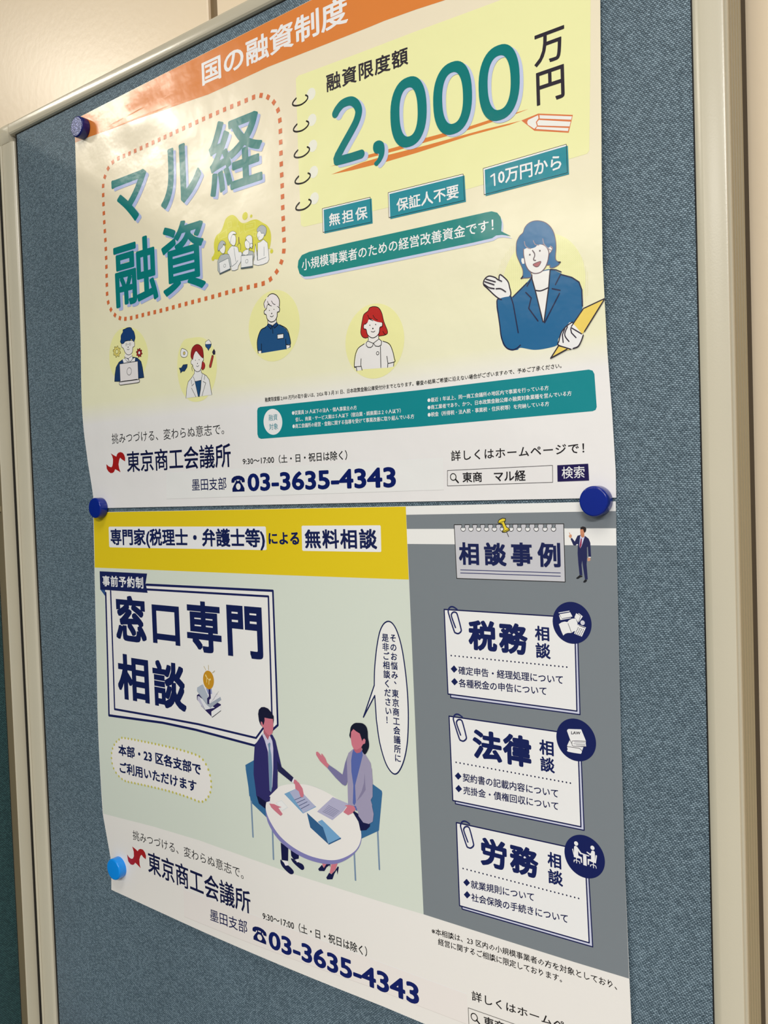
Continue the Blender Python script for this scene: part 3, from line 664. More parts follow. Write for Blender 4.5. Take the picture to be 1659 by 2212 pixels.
# woman with folder
HB = '3A6D98'; JK = '1E5F8C'; OUT = '2A2230'
A.off = .05; A.circle((1172, 613), 108, 'E6E2A8', n=56, sx=.93)
dots = []
for j in range(-52, 53):
    for i in range(-52, 53):
        px, py = 1172+i*2.1+(j % 2)*1.05, 613+j*2.1
        e = ((px-1172)/100)**2+((py-613)/108)**2
        if e < 1.0 and i % 2 == 0: dots.append((px, py))
dd = A.xz(dots); V = []; T = []
for x, z in dd:
    b = len(V); V += [(x-.2, z), (x, z-.2), (x+.2, z), (x, z+.2)]; T += [(b, b+1, b+2), (b, b+2, b+3)]
A.add_xz(V, T, 'CFCB90'); A.step()
A.poly(a6('335,1030 180,900 135,850 150,790 200,755 270,770 315,800 325,745 350,745 420,810 445,880 455,990'), 'E2DFDE', smooth=True, line=OUT, lw=3.0)
A.poly(a6('295,1055 450,995 485,1005 560,930 650,835 720,750 780,720 920,670 1060,720 1070,735 1200,775 1270,820 1310,940 1320,1120 1250,1300 1120,1400 1030,1500 1020,1575 900,1615 740,1635 580,1610 540,1635 460,1635 380,1590 345,1480 320,1300'), JK, smooth=True)
for s in ('350,1035 295,1055 330,1340 350,1490 400,1600 470,1635 530,1620 575,1580', '460,995 490,1090 550,1430', '485,1005 655,835', '655,875 715,765', '1060,735 1190,770 1275,825 1310,920 1316,1112', '935,675 1000,680 1062,705', '1055,735 995,855', '640,950 705,1015 675,1140 785,1290', '955,905 1050,925', '1043,960 865,1310'):
    A.stroke(a6(s), '1A2042', 3.0, smooth=s.count(',') > 5 and not s.startswith('640'))
A.poly(a6('715,720 930,680 910,900 855,1290 845,1300 760,950 715,790'), 'E4DEDB')
for s in ('712,740 715,790 760,950 845,1300', '930,680 912,900 858,1300'): A.stroke(a6(s), OUT, 2.8)
A.stroke(a6('755,925 820,930 905,895'), OUT, 3.0, smooth=True)
A.poly(b7('940,185 1000,110 1090,65 1200,58 1310,90 1400,165 1460,270 1495,420 1500,560 1490,700 1500,760 1540,790 1580,795 1540,850 1450,900 1390,890 1370,850 1060,900 1055,1060 920,1085 870,1090 905,1040 905,930 850,800 800,680 790,560 800,430 850,330 910,270'), HB, smooth=True, line='6E5A66', lw=1.6)
A.poly(b7('885,730 880,780 900,830 935,825 930,730'), 'E8DEDA'); A.poly(b7('1340,540 1400,515 1440,560 1420,600 1385,650 1350,660'), 'E8DEDA', line='7A6670', lw=1.6)
A.poly(b7('935,540 920,640 935,740 960,850 1010,940 1080,990 1150,1000 1230,975 1300,905 1340,820 1365,720 1370,600 1300,500 1200,470 1050,480'), 'E6DEDC', smooth=True, line='6E5A62', lw=2.2)
A.poly(b7('925,560 915,430 1000,300 1150,250 1300,280 1400,400 1420,490 1340,550 1290,480 1230,480 1170,492 1130,530 1060,552 980,545'), HB, smooth=True)
for s in ('935,430 950,500 1000,545 1050,555', '1095,415 1130,480 1195,492', '1265,380 1285,470 1350,545 1420,590', '1400,510 1440,545 1420,590'): A.stroke(b7(s), '9A8C94', 2.0, smooth=True)
A.circle(b7('1032,665')[0], 2.1, '6E6468'); A.circle(b7('1212,595')[0], 2.1, '6E6468'); A.stroke(b7('1080,590 1115,640 1118,690 1100,740 1110,765 1135,768'), '6E6468', 2.6, smooth=True)
A.poly(b7('1095,835 1225,785 1205,850 1165,882 1125,875'), 'A8646A', smooth=True, line='6E5A60', lw=1.6)
A.stroke(b7('905,1050 880,1090'), OUT, 2.6)
A.stroke(b7('1545,795 1580,798'), OUT, 2.6)
for s in ('165,790 275,822', '150,820 260,857', '140,850 200,890 262,903', '285,905 340,905 398,940'): A.stroke(a6(s), OUT, 2.6, smooth=True)
A.stroke(a6('350,815 318,800'), OUT, 2.6)
A.poly(b8('1110,335 1525,135 1130,790 1080,840 870,710 905,650'), 'E6C45E'); A.poly(b8('610,1090 860,1150 700,1180 450,1325'), 'E6C45E')
A.poly(b8('870,615 1085,845 1105,870 1050,1020 980,1100 880,1140 760,1120 610,1060 615,1000 660,820 780,680'), 'E4E0E2', smooth=True)
for s in ('1525,140 1110,335 870,690', '1525,150 1130,790', '890,605 780,680 690,780 645,880 620,990 600,1030 620,1070 740,1110 855,1145', '860,715 1070,840', '855,740 870,820 960,915', '790,700 740,820 750,900 820,990', '740,730 690,860 705,1010', '1105,865 1060,990 1000,1090 905,1130', '605,1090 455,1325 780,1145'):
    A.stroke(b8(s), OUT, 2.7, smooth=s.count(',') > 3 and not s.startswith('605'))
A.done('woman_with_folder', 'printed woman in a blue jacket holding out a palm and a yellow folder')
# group around laptops
GO = '4E5A62'; A.off = .1
A.poly(b6('275,1110 215,950 205,780 250,640 330,570 380,470 430,320 500,245 580,225 650,270 710,345 770,385 850,375 960,325 1060,315 1160,370 1270,440 1330,560 1340,720 1310,890 1290,900'), 'C9C540', smooth=True)
for c, r in (('822,245', 8.5), ('945,247', 3.6), ('188,1090', 5), ('1352,947', 4.6)): A.circle(b6(c)[0], r, 'C9C540')
for s in ('290,620 455,515 460,655 300,715', '475,380 545,350 560,450 490,485', '805,405 1025,355 1025,490 850,545 835,575 825,550 805,540', '985,560 1045,580 1030,655 980,640'): A.stroke(b6(s), 'E8E27A', 1.0, closed=True)
for s in ('680,340 665,450 700,440 720,600 770,540', '850,440 980,410', '850,470 980,440'): A.stroke(b6(s), 'E8E27A', 1.0)
A.poly(b6('1075,1130 1075,780 1130,760 1190,710 1270,780 1290,950 1300,1110 1270,1170 1180,1210 1080,1230 990,1210 990,1150 1010,1120 1020,900 1030,800'), 'DEDEDE', line=GO, lw=.8)
A.poly(b6('1060,620 1065,650 1080,700 1110,730 1170,700 1200,640 1200,560 1140,520 1090,540'), 'E2DFDC', smooth=True, line=GO, lw=.8)
A.poly(b6('1070,560 1065,500 1120,440 1180,430 1240,480 1245,560 1215,640 1195,590 1150,590 1120,540'), 'A6ACB0', smooth=True, line=GO, lw=.8)
A.stroke(b6('1200,860 1200,1040'), GO, .8); A.stroke(b6('1080,1130 1240,1065'), GO, .8); A.stroke(b6('1065,920 1065,1130'), GO, .8); A.stroke(b6('1080,700 1105,650'), GO, .7)
A.poly(b6('470,960 520,880 560,840 640,850 680,870 700,960 750,960 760,1000 740,1150 690,1240 680,1300 620,1330 560,1330 540,1250 500,1050'), 'DCDCDC', line=GO, lw=.8)
A.poly(b6('520,770 540,700 570,620 630,640 640,740 620,820 590,835 540,800'), 'E2DFDC', smooth=True, line=GO, lw=.7)
A.poly(b6('485,680 500,600 560,550 620,560 645,600 580,610 545,680 530,770 505,740'), 'DFE0DE', smooth=True, line=GO, lw=.8)
A.stroke(b6('600,870 640,1150'), GO, .8); A.stroke(b6('665,830 710,780 735,840 730,920'), GO, .8, smooth=True); A.stroke(b6('695,670 700,780'), '6A4A40', 1.8); A.stroke(b6('560,1250 640,1190 680,1130'), GO, .9)
A.poly(b6('275,1150 300,1090 340,1020 440,1000 500,1010 530,1090 550,1240 320,1390 280,1330'), 'A8AEB0', line=GO, lw=.8)
A.poly(b6('310,900 330,950 370,990 410,980 430,900 420,840 360,820'), 'E2DFDC', smooth=True, line=GO, lw=.7)
A.poly(b6('285,940 285,850 320,770 370,735 425,770 430,820 400,800 370,860 320,910'), 'A6ACB0', smooth=True, line=GO, lw=.8)
A.poly(b6('305,1175 490,1085 530,1290 325,1385'), 'DADBDC', line=GO, lw=.9); A.stroke(b6('320,1400 530,1305'), GO, 2.2); A.circle(b6('418,1235')[0], 3.4, 'DADBDC', line=GO, lw=.7)
A.poly(b6('760,990 820,930 900,930 980,950 1000,1040 980,1120 770,1040'), 'A8AEB0', line=GO, lw=.8)
A.poly(b6('820,760 825,850 850,890 890,900 920,860 930,760 880,720'), 'E2DFDC', smooth=True, line=GO, lw=.7)
A.poly(b6('830,740 850,660 910,625 960,660 970,760 965,880 930,870 910,780 870,740 840,700'), 'DFE0DE', smooth=True, line=GO, lw=.8); A.circle(b6('945,830')[0], 4.6, 'DFE0DE', line=GO, lw=1)
A.poly(b6('780,960 830,920 900,900 890,1000 840,1030 780,1010'), 'E2DFDC', line=GO, lw=.7)
A.poly(b6('745,1040 975,1015 975,1240 742,1275'), 'DADBDC', line=GO, lw=.9); A.stroke(b6('742,1288 972,1258'), GO, 2.4); A.circle(b6('858,1145')[0], 4.0, 'DADBDC', line=GO, lw=.8)
A.done('group_drawing', 'printed group of four people with laptops on a lime blob')

# lower texts of the upper poster
A.off = .06
A.text('融資限度額 2,000 万円の取り扱いは、2026 年 3 月 31 日、日本政策金融公庫受付分までとなります。審査の結果ご希望に沿えない場合がございますので、予めご了承ください。', [(572.4, 859, 868.6), (916, 821, 831), (1213, 784, 795)], '1A1815', sq=.014, res=1)
A.done('small_print', 'single line of small black print')
A.poly([(555.5, 887), (557, 881.5), (562, 879), (900, 843.3), (1272, 798.3), (1280, 800.5), (1284, 808), (1289, 879), (1286.5, 885.5), (1280, 888.2), (900, 922), (564, 948), (558.5, 945.5), (556, 938)], '0F7F86')
A.circle((589.4, 911.2), 28, 'E8E8E6', n=40)
A.text('融資', [(580.5, 896, 909.5), (599.2, 894, 907.5)], TEAL2, rnd=.004); A.text('対象', [(581.4, 915.5, 929), (600.4, 914, 927.5)], TEAL2, rnd=.004)
for s, st in (('●従業員 20 人以下の法人・個人事業主の方', [(630.6, 887.5, 897), (770.6, 875.5, 885)]), ('但し、商業・サービス業は５人以下（宿泊業・娯楽業は２０人以下）', [(638.2, 902, 911), (866, 882, 891.8)]),
              ('●商工会議所の経営・金融に関する指導を受けて事業改善に取り組んでいる方', [(631.8, 916.2, 925.8), (894.7, 894.2, 904.2)]), ('●最近 1 年以上、同一商工会議所の地区内で事業を行っている方', [(923.4, 860, 869.4), (1185.2, 832.3, 842.6)]),
              ('●商工業者であり、かつ、日本政策金融公庫の融資対象業種を営んでいる方', [(923.6, 875.6, 885.2), (1234.7, 844, 854.6)]), ('●税金（所得税・法人税・事業税・住民税等）を完納している方', [(923.9, 891.2, 901), (1186.2, 866.8, 877)])):
    A.text(s, st, 'E8EDEC', sq=.012, res=1, nostep=True)
A.done('conditions_panel', 'teal panel of white conditions beside a white disc')
A.text('挑みつづける、変わらぬ意志で。', [(241.4, 937, 959), (366, 926, 949), (484, 914, 938)], '1B1A1E')
A.done('slogan_line', 'thin black slogan line')
L5 = fr(0, 900, 5.53)
A.poly(L5('1322,438 1365,465 1390,478 1398,450 1415,430 1440,423 1465,432 1483,455 1495,492 1494,535 1455,510 1435,490 1424,515 1415,570 1424,620 1440,665 1400,640 1375,628 1362,660 1345,673 1320,675 1295,655 1275,622 1270,568 1300,595 1330,605 1341,592 1348,560 1350,510 1340,470'), '9E1414')
A.text('東京商工会議所', [(274, 976, 1020), (498.5, 957, 1008.5)], '0B0F3C', sq=.012)
A.done('organiser_logo', 'red flame mark beside navy organiser lettering')
A.off = .05
A.poly([(359, 1021), (957, 989), (958.5, 1058), (360, 1078)], 'E1DFDD'); A.stroke([(359, 1021), (957, 989)], 'EDEBE9', .7); A.stroke([(360, 1078), (958.5, 1058)], 'C2C0BE', .6)
A.text('墨田支部', [(414.5, 1035, 1060), (489, 1030.5, 1058)], '14184A', sq=.006)
phone(A, (500, 529), (514.5, 1027.6), (515, 1062), 'E1DFDD')
A.text('03-3635-4343', [(534.7, 1021, 1061.5), (855, 1005.5, 1053)], '07175C', mode='l', rnd=.032, res=4)
A.done('phone_sticker', 'pale sticker strip with the bold navy telephone number')
A.off = .06
A.text('9:30～17:00（土・日・祝日は除く）', [(524.2, 989, 1004.5), (750, 972.5, 993)], '1A1A1C', sq=.012); A.text('詳しくはホームページで！', [(974.3, 974, 996), (1262, 955.5, 979)], '1C1818', sq=.01, sp=1.1)
A.stroke([(966.5, 1016.4), (1193.5, 1005.3), (1193.9, 1041.8), (966.5, 1049.6)], '3A3634', 1.1, closed=True)
A.circle((979, 1030.3), 8.2, BLK); A.circle((979, 1030.3), 6.1, 'E1DEDB'); A.stroke([(984.5, 1036), (989.8, 1042.2)], BLK, 3.4)
A.text('東商', [(999, 1020.2, 1042), (1041.2, 1019, 1041)], '1A1618', sq=.014); A.text('マル経', [(1067, 1018, 1040.5), (1135.3, 1015, 1038.5)], '1A1618', sq=.014)
A.poly([(1203.7, 1005), (1270.5, 1001.6), (1272.5, 1037.9), (1204.3, 1040.5)], '1B1048'); A.text('検索', [(1213.4, 1008.8, 1034), (1262.7, 1006.5, 1032)], 'EDEBEA', rnd=.006)
A.done('website_note', 'printed note with a search box and a dark button')

# ------------------------------------------------------------------ lower poster
rootB = thing('poster', 'lower poster with a yellow band, a meeting picture and a grey right column', 'poster', 257, -1, -364)
mB = sheet_mat('lower_poster_paper', False, [(0, 'E3DBD5'), (1, 'E4DFDC')], -364, 0, rootB['base'][2])
LB = [(201, 1107), (201.5, 1120), (204, 1230), (207.5, 1380), (210.5, 1530), (215.5, 1650), (222, 1758), (232, 1815), (239, 1855), (240.5, 1890), (240.5, 1922)]
RB = [(1330, 1083), (1331.5, 1180), (1335, 1330), (1341, 1600), (1350, 1890), (1359, 2105), (1364, 2212), (1374, 2406)]
TB = [(201, 1107), (230, 1106), (830, 1094.5), (1330, 1083)]; BB = [(240.5, 1922), (450, 2018), (640, 2099), (830, 2175), (1100, 2287), (1374, 2406)]
sheet('sheet', dB, LB, RB, TB, BB, mB, rootB)
B = Print(dB, False, rootB, .05)
B.poly([(202, 1107.5), (230, 1106.5), (876.5, 1094.3), (879.5, 1170), (883, 1252), (600, 1242), (400, 1234), (204.5, 1226)], 'D6BC16')
B.done('yellow_band', 'yellow band across the top left')
B.poly([(204.5, 1226), (400, 1234), (600, 1242), (883, 1252), (890, 1400), (900, 1640), (915, 1975), (830, 1950), (640, 1890), (430, 1815), (330, 1785), (223, 1757.5), (216, 1650), (211, 1530), (208, 1380)], 'CBD2C6')
B.done('picture_ground', 'pale green ground of the meeting picture')
B.poly([(877.5, 1112), (1330.5, 1104), (1331, 1141), (878.8, 1142.5)], '747B80')
B.poly([(880.2, 1175), (1331.5, 1178.5), (1335, 1330), (1341, 1600), (1350, 1890), (1358.8, 2114), (1240, 2078), (1100, 2034), (915, 1975), (900, 1640), (890, 1400)], '747B80')
B.done('grey_column', 'grey column with two white stripes at its top')
B.off = .08
e3 = fr(200, 1090, 2.37); c1 = fr(200, 1220, 3.95)
B.poly(e3('86,113 882,112 887,117 891,228 886,233 90,219 85,214 82,118'), 'E9E4E1'); B.poly(e3('1074,108 1471,106 1475,111 1478,238 1474,243 1078,237 1073,232 1070,113'), 'E9E4E1')
B.text('専門家(税理士・弁護士等)', [(238.8, 1142.5, 1177), (572, 1142, 1182.5)], NAVY, sq=.026); B.text('による', [(580, 1151, 1175.5), (646, 1148.5, 1177)], NAVY, mode='i', sq=.03)
B.text('無料相談', [(658.6, 1144, 1184), (814, 1142.5, 1186)], NAVY, sq=.024, sp=1.12)
B.done('banner_lettering', 'navy lettering on white boxes in the yellow band')
B.poly(c1('110,215 455,168 1535,220 1580,1368 1385,1545 600,1348 138,1285'), 'E4DEDB')
B.stroke(c1('460,170 1538,222 1580,1368 1385,1543 880,1408 600,1348 140,1285 112,240'), '0F1650', 5.2); B.stroke(c1('460,210 1500,270 1530,1290 1395,1478 900,1360 620,1308 188,1232 154,225'), '0F1650', 4.6)
B.poly(c1('65,210 107,214 106,266'), '2A4A7E'); B.poly(c1('60,55 465,75 452,158 470,240 65,212'), '101A50')
B.text('事前予約制', [(221.5, 1243.3, 1266), (309.4, 1246.6, 1271.5)], 'EFEDEC', sq=.02, sp=1.1)
B.done('title_frame', 'white title panel with a double navy border and corner tag')
B.off = .16
for g, x0, x1, t, b in (('窓', 250, 315, (278.5, 1287), (298.7, 1388.4)), ('口', 329, 387.8, (329, 1305.3), (387.8, 1396)), ('専', 403.3, 477.7, (436.7, 1299), (453, 1411.6)), ('門', 490.6, 567, (491, 1306), (557, 1425)), ('相', 254.4, 321.5, (268.4, 1412.4), (319, 1520.8)), ('談', 330.4, 400.8, (333, 1424.6), (397.5, 1537.7))):
    B.ti(g, x0, x1, t, b, NAVY, sq=.028, res=3, nostep=True)
B.done('title_lettering', 'heavy navy title lettering')
c2 = fr(410, 1420, 15.8)
for s, c in (('240,1290 320,1240 1060,1600 1060,1820 765,2045 510,1790 390,1660 380,1590 245,1440', '241C50'), ('270,1320 330,1330 500,1780 390,1640 260,1440', 'B8B6C8'), ('320,1340 850,1720 520,1790', 'D6D8DC'), ('735,1850 1055,1640 1060,1810 765,2030 740,2010', 'E4E2E0'),
             ('245,1150 250,1030 450,910 1045,1350 1075,1450 700,1730 560,1600', '9AA2AE'), ('380,980 450,910 1045,1350 690,1570 600,1500 600,1390 480,1290', 'DAD9DC'), ('250,1030 450,930 640,1350 590,1560 250,1150', 'A6AEBA'), ('550,1060 740,1060 760,1250 620,1250', '8890B8')):
    B.poly(c2(s), c)
B.poly(c2('640,1080 700,1080 720,1400 665,1450 660,1600 600,1590 590,1400 650,1340'), '241E50')
for k in range(4): B.stroke(c2('%d,%d %d,%d' % (720+k*55, 1470-k*80+60, 850+k*45, 1400-k*80)), '8E8E96', .5)
B.stroke(c2('765,2045 1060,1820'), '1A1830', 1.2)
B.circle(c2('635,770')[0], 20.0, 'BC881E', n=36, sx=.86)
B.stroke(c2('540,590 530,620 590,700 660,775 710,770 700,730 660,760 648,920'), 'F0CC8A', 1.6); B.stroke(c2('580,710 575,850'), 'F0CC8A', 1.4); B.stroke(c2('540,590 575,640 580,700'), 'F0CC8A', 1.2)
for s in ('480,305 545,430', '632,270 637,420', '850,460 770,530'): B.stroke(c2(s), 'B8A878', 1.4)
B.done('idea_drawing', 'printed yellow bulb figure on a stack of books')
c7 = fr(220, 1580, 6.381)
rp = catmull(c7('322,92 640,152 960,222 1190,285 1345,345 1430,440 1485,575 1510,725 1490,860 1430,945 1350,968 1200,910 940,826 650,755 420,705 320,680 235,615 165,510 135,380 145,250 195,150 265,97'), k=4)
B.poly(rp, 'E2DCD8')
for X, Z, dx, dz in along(rp, 4.9, dB):
    V = [(X+1.15*math.cos(k*math.pi/4), Z+1.15*math.sin(k*math.pi/4)) for k in range(8)]; B.add_xz(V, [(0, k, k+1) for k in range(1, 7)], 'BDB651')
B.step()
B.text('本部・23 区各支部で', [(255.7, 1607, 1631), (345, 1626.5, 1652), (434, 1650, 1676)], NAVY, sq=.026); B.text('ご利用いただけます', [(258.4, 1645, 1669), (345, 1665.5, 1690.5), (424.5, 1686, 1712)], NAVY, sq=.026)
B.done('branch_note', 'white rounded note with a dotted olive border')
c6 = fr(770, 1330, 6.32)
sb = catmull(c6('243,950 246,760 262,560 285,380 320,215 370,115 430,78 490,105 550,205 610,400 655,660 692,1000 708,1350 697,1700 655,1950 590,2110 525,2162 455,2110 385,1975 315,1720 272,1420'), closed=False)+c6('250,1090 95,1385')
B.poly(sb, 'E4E0DC', line=NAVY, lw=3.0)
for s, p0, p1, n in (('そのお悩み、東京商工会議所に', (500, 305), (565, 1945), 14), ('是非ご相談ください！', (393, 300), (440, 1425), 10)):
    for i, ch in enumerate(s):
        t = i/(n-1); x = 770+(p0[0]+(p1[0]-p0[0])*t)/6.32; y = 1330+(p0[1]+(p1[1]-p0[1])*t)/6.32
        P, T, E = glyphs(ch, 0.0, 1.0, 2); P, T, J = dilate(P, T, E, 0, .02); wv, hh = 15.0, 18.4
        if ch == '、': x += 5; y -= 8
        u = P[:, 0]-.5; v = P[:, 1]-.38; X = x+u*wv; Y = y-v*hh+(X-x)*hs(x, y); X = X+(Y-y)*vs(x)
        B.add_xz(B.xz(np.stack([X, Y], 1)), T, NAVY, J)
B.done('speech_bubble', 'tall white speech bubble with two columns of navy lettering')
# meeting picture
B.off = .19
c3 = fr(510, 1500, 7.541); c4 = fr(650, 1540, 8.295); c5 = fr(510, 1660, 4.879)
CH = '32648F'; LEG = '7389A2'; SKN = 'C2707F'; SU = '2B2760'
B.inc = .007
B.poly(c3('150,1150 290,1072 330,1400 320,1659 215,1659 200,1500'), CH); B.poly(c5('100,0 200,0 230,300 320,440 325,520 155,355'), CH)
for s in ('160,350 178,720', '383,640 394,955', '1492,660 1510,1062', '1245,890 1258,1175'): B.stroke(c5(s), LEG, 4.2)
B.poly(c5('1440,165 1535,235 1540,260 1505,655 1310,745 1290,600 1400,400'), CH)
B.poly(c5('470,780 550,840 548,975 480,965'), '0E1040'); B.poly(c5('575,860 662,905 660,950 610,965 580,920'), '0E1040')
B.poly(c5('470,960 500,990 560,1030 605,1080 600,1110 565,1110 500,1050 470,1000'), '0E1040', smooth=True); B.poly(c5('490,965 548,985 552,1020 520,1025'), 'E0DCE0'); B.poly(c5('580,945 640,980 700,1010 718,1050 700,1070 670,1055 600,990'), '0E1040', smooth=True); B.poly(c5('630,955 660,965 662,985 640,990'), 'E0DCE0')
B.poly(c5('905,1000 960,1000 930,1060'), SKN); B.poly(c5('1005,1000 1070,1000 1050,1060 1010,1110 985,1105'), SKN)
B.poly(c5('905,1015 865,1060 875,1080 930,1082 955,1040 985,1020 990,1045 995,1005 950,1010 925,1050'), '0E1040'); B.poly(c5('980,1100 950,1150 960,1170 1015,1168 1035,1110 1060,1070 1068,1120 1082,1040 1072,1030 1040,1080 1005,1115'), '0E1040')
B.poly(c5('215,280 260,300 330,350 315,430 240,370'), '0C0E38')
# table
B.poly(catmull(c5('345,290 400,220 500,175 620,163 760,175 900,225 1050,320 1180,420 1270,540 1318,680 1315,780 1270,870 1180,950 1050,1005 900,1000 720,945 560,850 430,730 340,580 313,460 318,360'), k=4), '7B79AE')
B.poly(catmull(c5('345,290 400,220 500,175 620,163 760,175 900,225 1050,310 1170,405 1265,520 1312,640 1315,750 1270,850 1180,920 1060,963 930,960 760,915 600,830 460,710 360,560 315,440 318,360'), k=4), 'E2DCD8')
B.poly(c5('507,268 640,210 845,405 705,475'), '6E9ABE'); B.poly(c5('565,250 650,205 838,400 708,468'), 'A4A8C4')
for k in range(4): B.stroke(c5('%d,%d %d,%d' % (618+k*22, 332+k*31, 705+k*22, 295+k*28)), '4A5074', 1.3)
B.poly(c5('415,360 480,335 548,412 485,450'), 'D0D4D4'); B.poly(c5('425,360 478,342 538,408 485,440'), 'E6E2DE')
B.poly(c5('853,455 1018,302 1185,372 1130,450 1015,545'), 'A8A6C0')
for k in range(6): B.stroke(c5('%d,%d %d,%d' % (972-k*12, 388+k*13, 1088-k*12, 452+k*11)), '5A5A80', .9)
B.poly(c5('745,465 915,620 975,800 782,622'), '2C5884'); B.poly(c5('860,562 905,540 1105,735 975,795 915,620'), '6D9CC4'); B.poly(c5('975,790 1105,728 1105,742 975,805'), '2C5884')
# man
B.poly(c3('430,640 330,790 300,860 288,1060 285,1300 320,1560 330,1659 540,1659 675,1525 670,1230 740,1180 640,750 590,655'), SU)
B.poly(c5('200,170 215,280 320,355 355,345 360,300 345,290 380,240 435,195 438,20 190,20'), SU)
B.poly(c3('665,1080 740,1180 935,1355 905,1430 680,1250'), '1F1F48'); B.poly(c3('420,640 470,760 520,940 545,1560 568,1590 590,1500 605,1200 605,880 590,760 550,670'), 'C4C2D6')
B.poly(c3('515,810 545,782 560,800 555,880 575,980 590,1200 583,1540 570,1590 545,1555 525,1020 530,880'), '6F8BA4'); B.poly(c3('448,560 445,620 490,700 520,745 535,690 560,660 600,600'), 'A85C6C')
B.poly(c3('462,380 600,395 605,560 590,630 550,672 510,650 470,600 450,545 430,530 402,480 405,440 430,445'), SKN)
B.poly(c3('428,535 395,490 372,430 358,320 370,250 410,208 460,205 520,230 570,290 612,355 612,420 605,480 600,400 540,395 462,378 465,430 450,490 440,500 425,450 400,440 405,490'), '10102E')
B.poly(c3('905,1425 935,1358 960,1385 938,1440'), 'D8D6E2'); B.poly(c3('945,1385 975,1395 1040,1470 1085,1560 1100,1659 1050,1659 1020,1560 965,1530 960,1470 935,1440'), SKN)
B.poly(c5('618,120 660,150 700,210 712,270 705,305 680,300 660,240 625,215'), SKN); B.poly(c5('335,360 360,342 365,360 350,375'), 'D8D6E2'); B.poly(c5('350,370 400,375 440,395 480,408 445,415 490,480 480,490 470,500 450,485 400,440 370,410'), SKN)
# woman
B.poly(c5('1150,440 1230,460 1290,560 1310,655 1370,650 1410,610 1410,560 1230,440'), '0E1040')
B.poly(c4('850,720 930,650 1000,700 1110,690 1155,745 1250,900 1285,1200 1285,1500 1250,1560 1280,1659 845,1659 840,1300 830,1100 820,900'), '9690AA')
B.poly(c5('1170,0 1430,0 1440,150 1435,250 1415,320 1450,480 1440,560 1400,585 1340,570 1290,500 1280,430 1230,390 1180,380'), '9690AA')
B.poly(c4('845,735 820,850 835,1200 820,1280 790,1305 740,1280 620,1160 475,990 500,930 620,1010 745,1105 790,900'), '726E96'); B.poly(c4('270,700 300,695 370,770 365,725 385,740 435,810 465,890 505,930 475,990 400,920 340,860 272,750'), SKN)
B.poly(c4('940,650 1100,660 1108,760 1060,950 1000,1180 970,1300 985,1600 960,1659 930,1620 940,1300 905,1050 900,850 920,720'), '5060A0'); B.poly(c4('1140,1080 1160,1380 1080,1500 1000,1580 1090,1400 1130,1250'), '7E7896'); B.poly(c5('1238,395 1262,395 1280,450 1260,440'), '5060A0')
B.poly(c4('940,640 1080,580 1095,665 1060,710 1000,722 965,690'), 'B0606F')
B.poly(c4('885,450 880,330 900,240 960,185 1030,178 1110,190 1170,245 1195,330 1200,440 1220,550 1210,640 1150,742 1100,690 1085,620'), '0B0F26', smooth=True)
B.poly(c4('900,340 940,290 990,330 1055,370 1100,510 1115,470 1140,460 1158,490 1150,545 1110,565 1085,610 1060,630 1000,660 945,645 910,570 893,450'), SKN)
B.poly(c5('1145,388 1200,385 1245,400 1260,430 1225,470 1180,492 1130,460 1170,405'), SKN)
B.inc = .009
B.done('meeting_picture', 'printed picture of two people talking at a round white table')
# note of cases
B.off = .08
c8 = fr(960, 1110, 4.879)
B.poly(c8('103,115 1257,105 1273,718 130,680'), 'BDBDC2', line=BLK, lw=1.7)
for cx_ in (198, 280, 361, 443, 527, 612, 703, 789, 877, 968, 1060, 1150):
    B.poly(c8('%d,112 %d,112 %d,135 %d,150 %d,150 %d,135' % (cx_-16, cx_+16, cx_+14, cx_+24, cx_-24, cx_-14)), '747B80')
    B.k -= 1
    B.poly(c8(' '.join('%f,%f' % (cx_+25*math.cos(a), 158+25*math.sin(a)) for a in np.linspace(-.35, math.pi+.35, 14))), 'EDEAE6')
    B.stroke(c8(' '.join('%f,%f' % (cx_+25*math.cos(a), 158+26*math.sin(a)) for a in np.linspace(-.9, math.pi+.9, 14))+' %d,114' % (cx_-18)), BLK, 1.2); B.stroke(c8('%d,138 %d,114' % (cx_+15, cx_+20)), BLK, 1.2); B.k -= 2
for s in ('170,590 1222,622', '170,622 1222,657'): B.stroke(c8(s), '1E2460', 1.5)
for g, x0, x1, t, b in (('相', 991.4, 1034.4, (1000, 1171.3), (1030, 1221)), ('談', 1045.7, 1093.4, (1050, 1172), (1090, 1223)), ('事', 1103.5, 1149.8, (1128, 1172), (1124, 1223)), ('例', 1161.3, 1210.5, (1171, 1172), (1206, 1226))):
    B.ti(g, x0, x1, t, b, NAVY, sq=.03, res=3, nostep=True)
B.k += 3; B.poly(c8('565,88 578,62 612,46 643,50 642,72 630,88 655,140 688,160 684,174 640,195 610,194 612,178 628,165 606,105 588,102 570,98'), 'D9C431', line=BLK, lw=1.6); B.stroke(c8('572,98 632,76'), BLK, 1.2); B.stroke(c8('615,188 684,162'), BLK, 1.2); B.stroke(c8('657,195 677,240'), BLK, 1.3)
B.done('case_heading', 'printed grey torn notepad heading with a yellow pin')
e2 = fr(1210, 1110, 13.82)
B.poly(e2('520,1180 530,900 500,900 450,955 390,930 310,745 350,715 435,825 520,650 600,630 740,655 850,740 900,860 925,1280 845,1275 825,980 800,1000 805,1290 790,1500 825,1960 740,1960 690,1640 655,1400 640,1520 665,1840 580,1830 545,1500'), '191D4C')
B.poly(e2('600,650 740,655 640,960 600,1030 570,960'), 'C2C4DE'); B.poly(e2('618,735 650,735 640,930 600,1030 575,960'), '8A2A4A'); B.poly(e2('600,560 720,560 720,690 650,715 615,650'), 'B87A58'); B.poly(e2('598,470 700,455 725,560 680,620 605,610'), 'C08262')
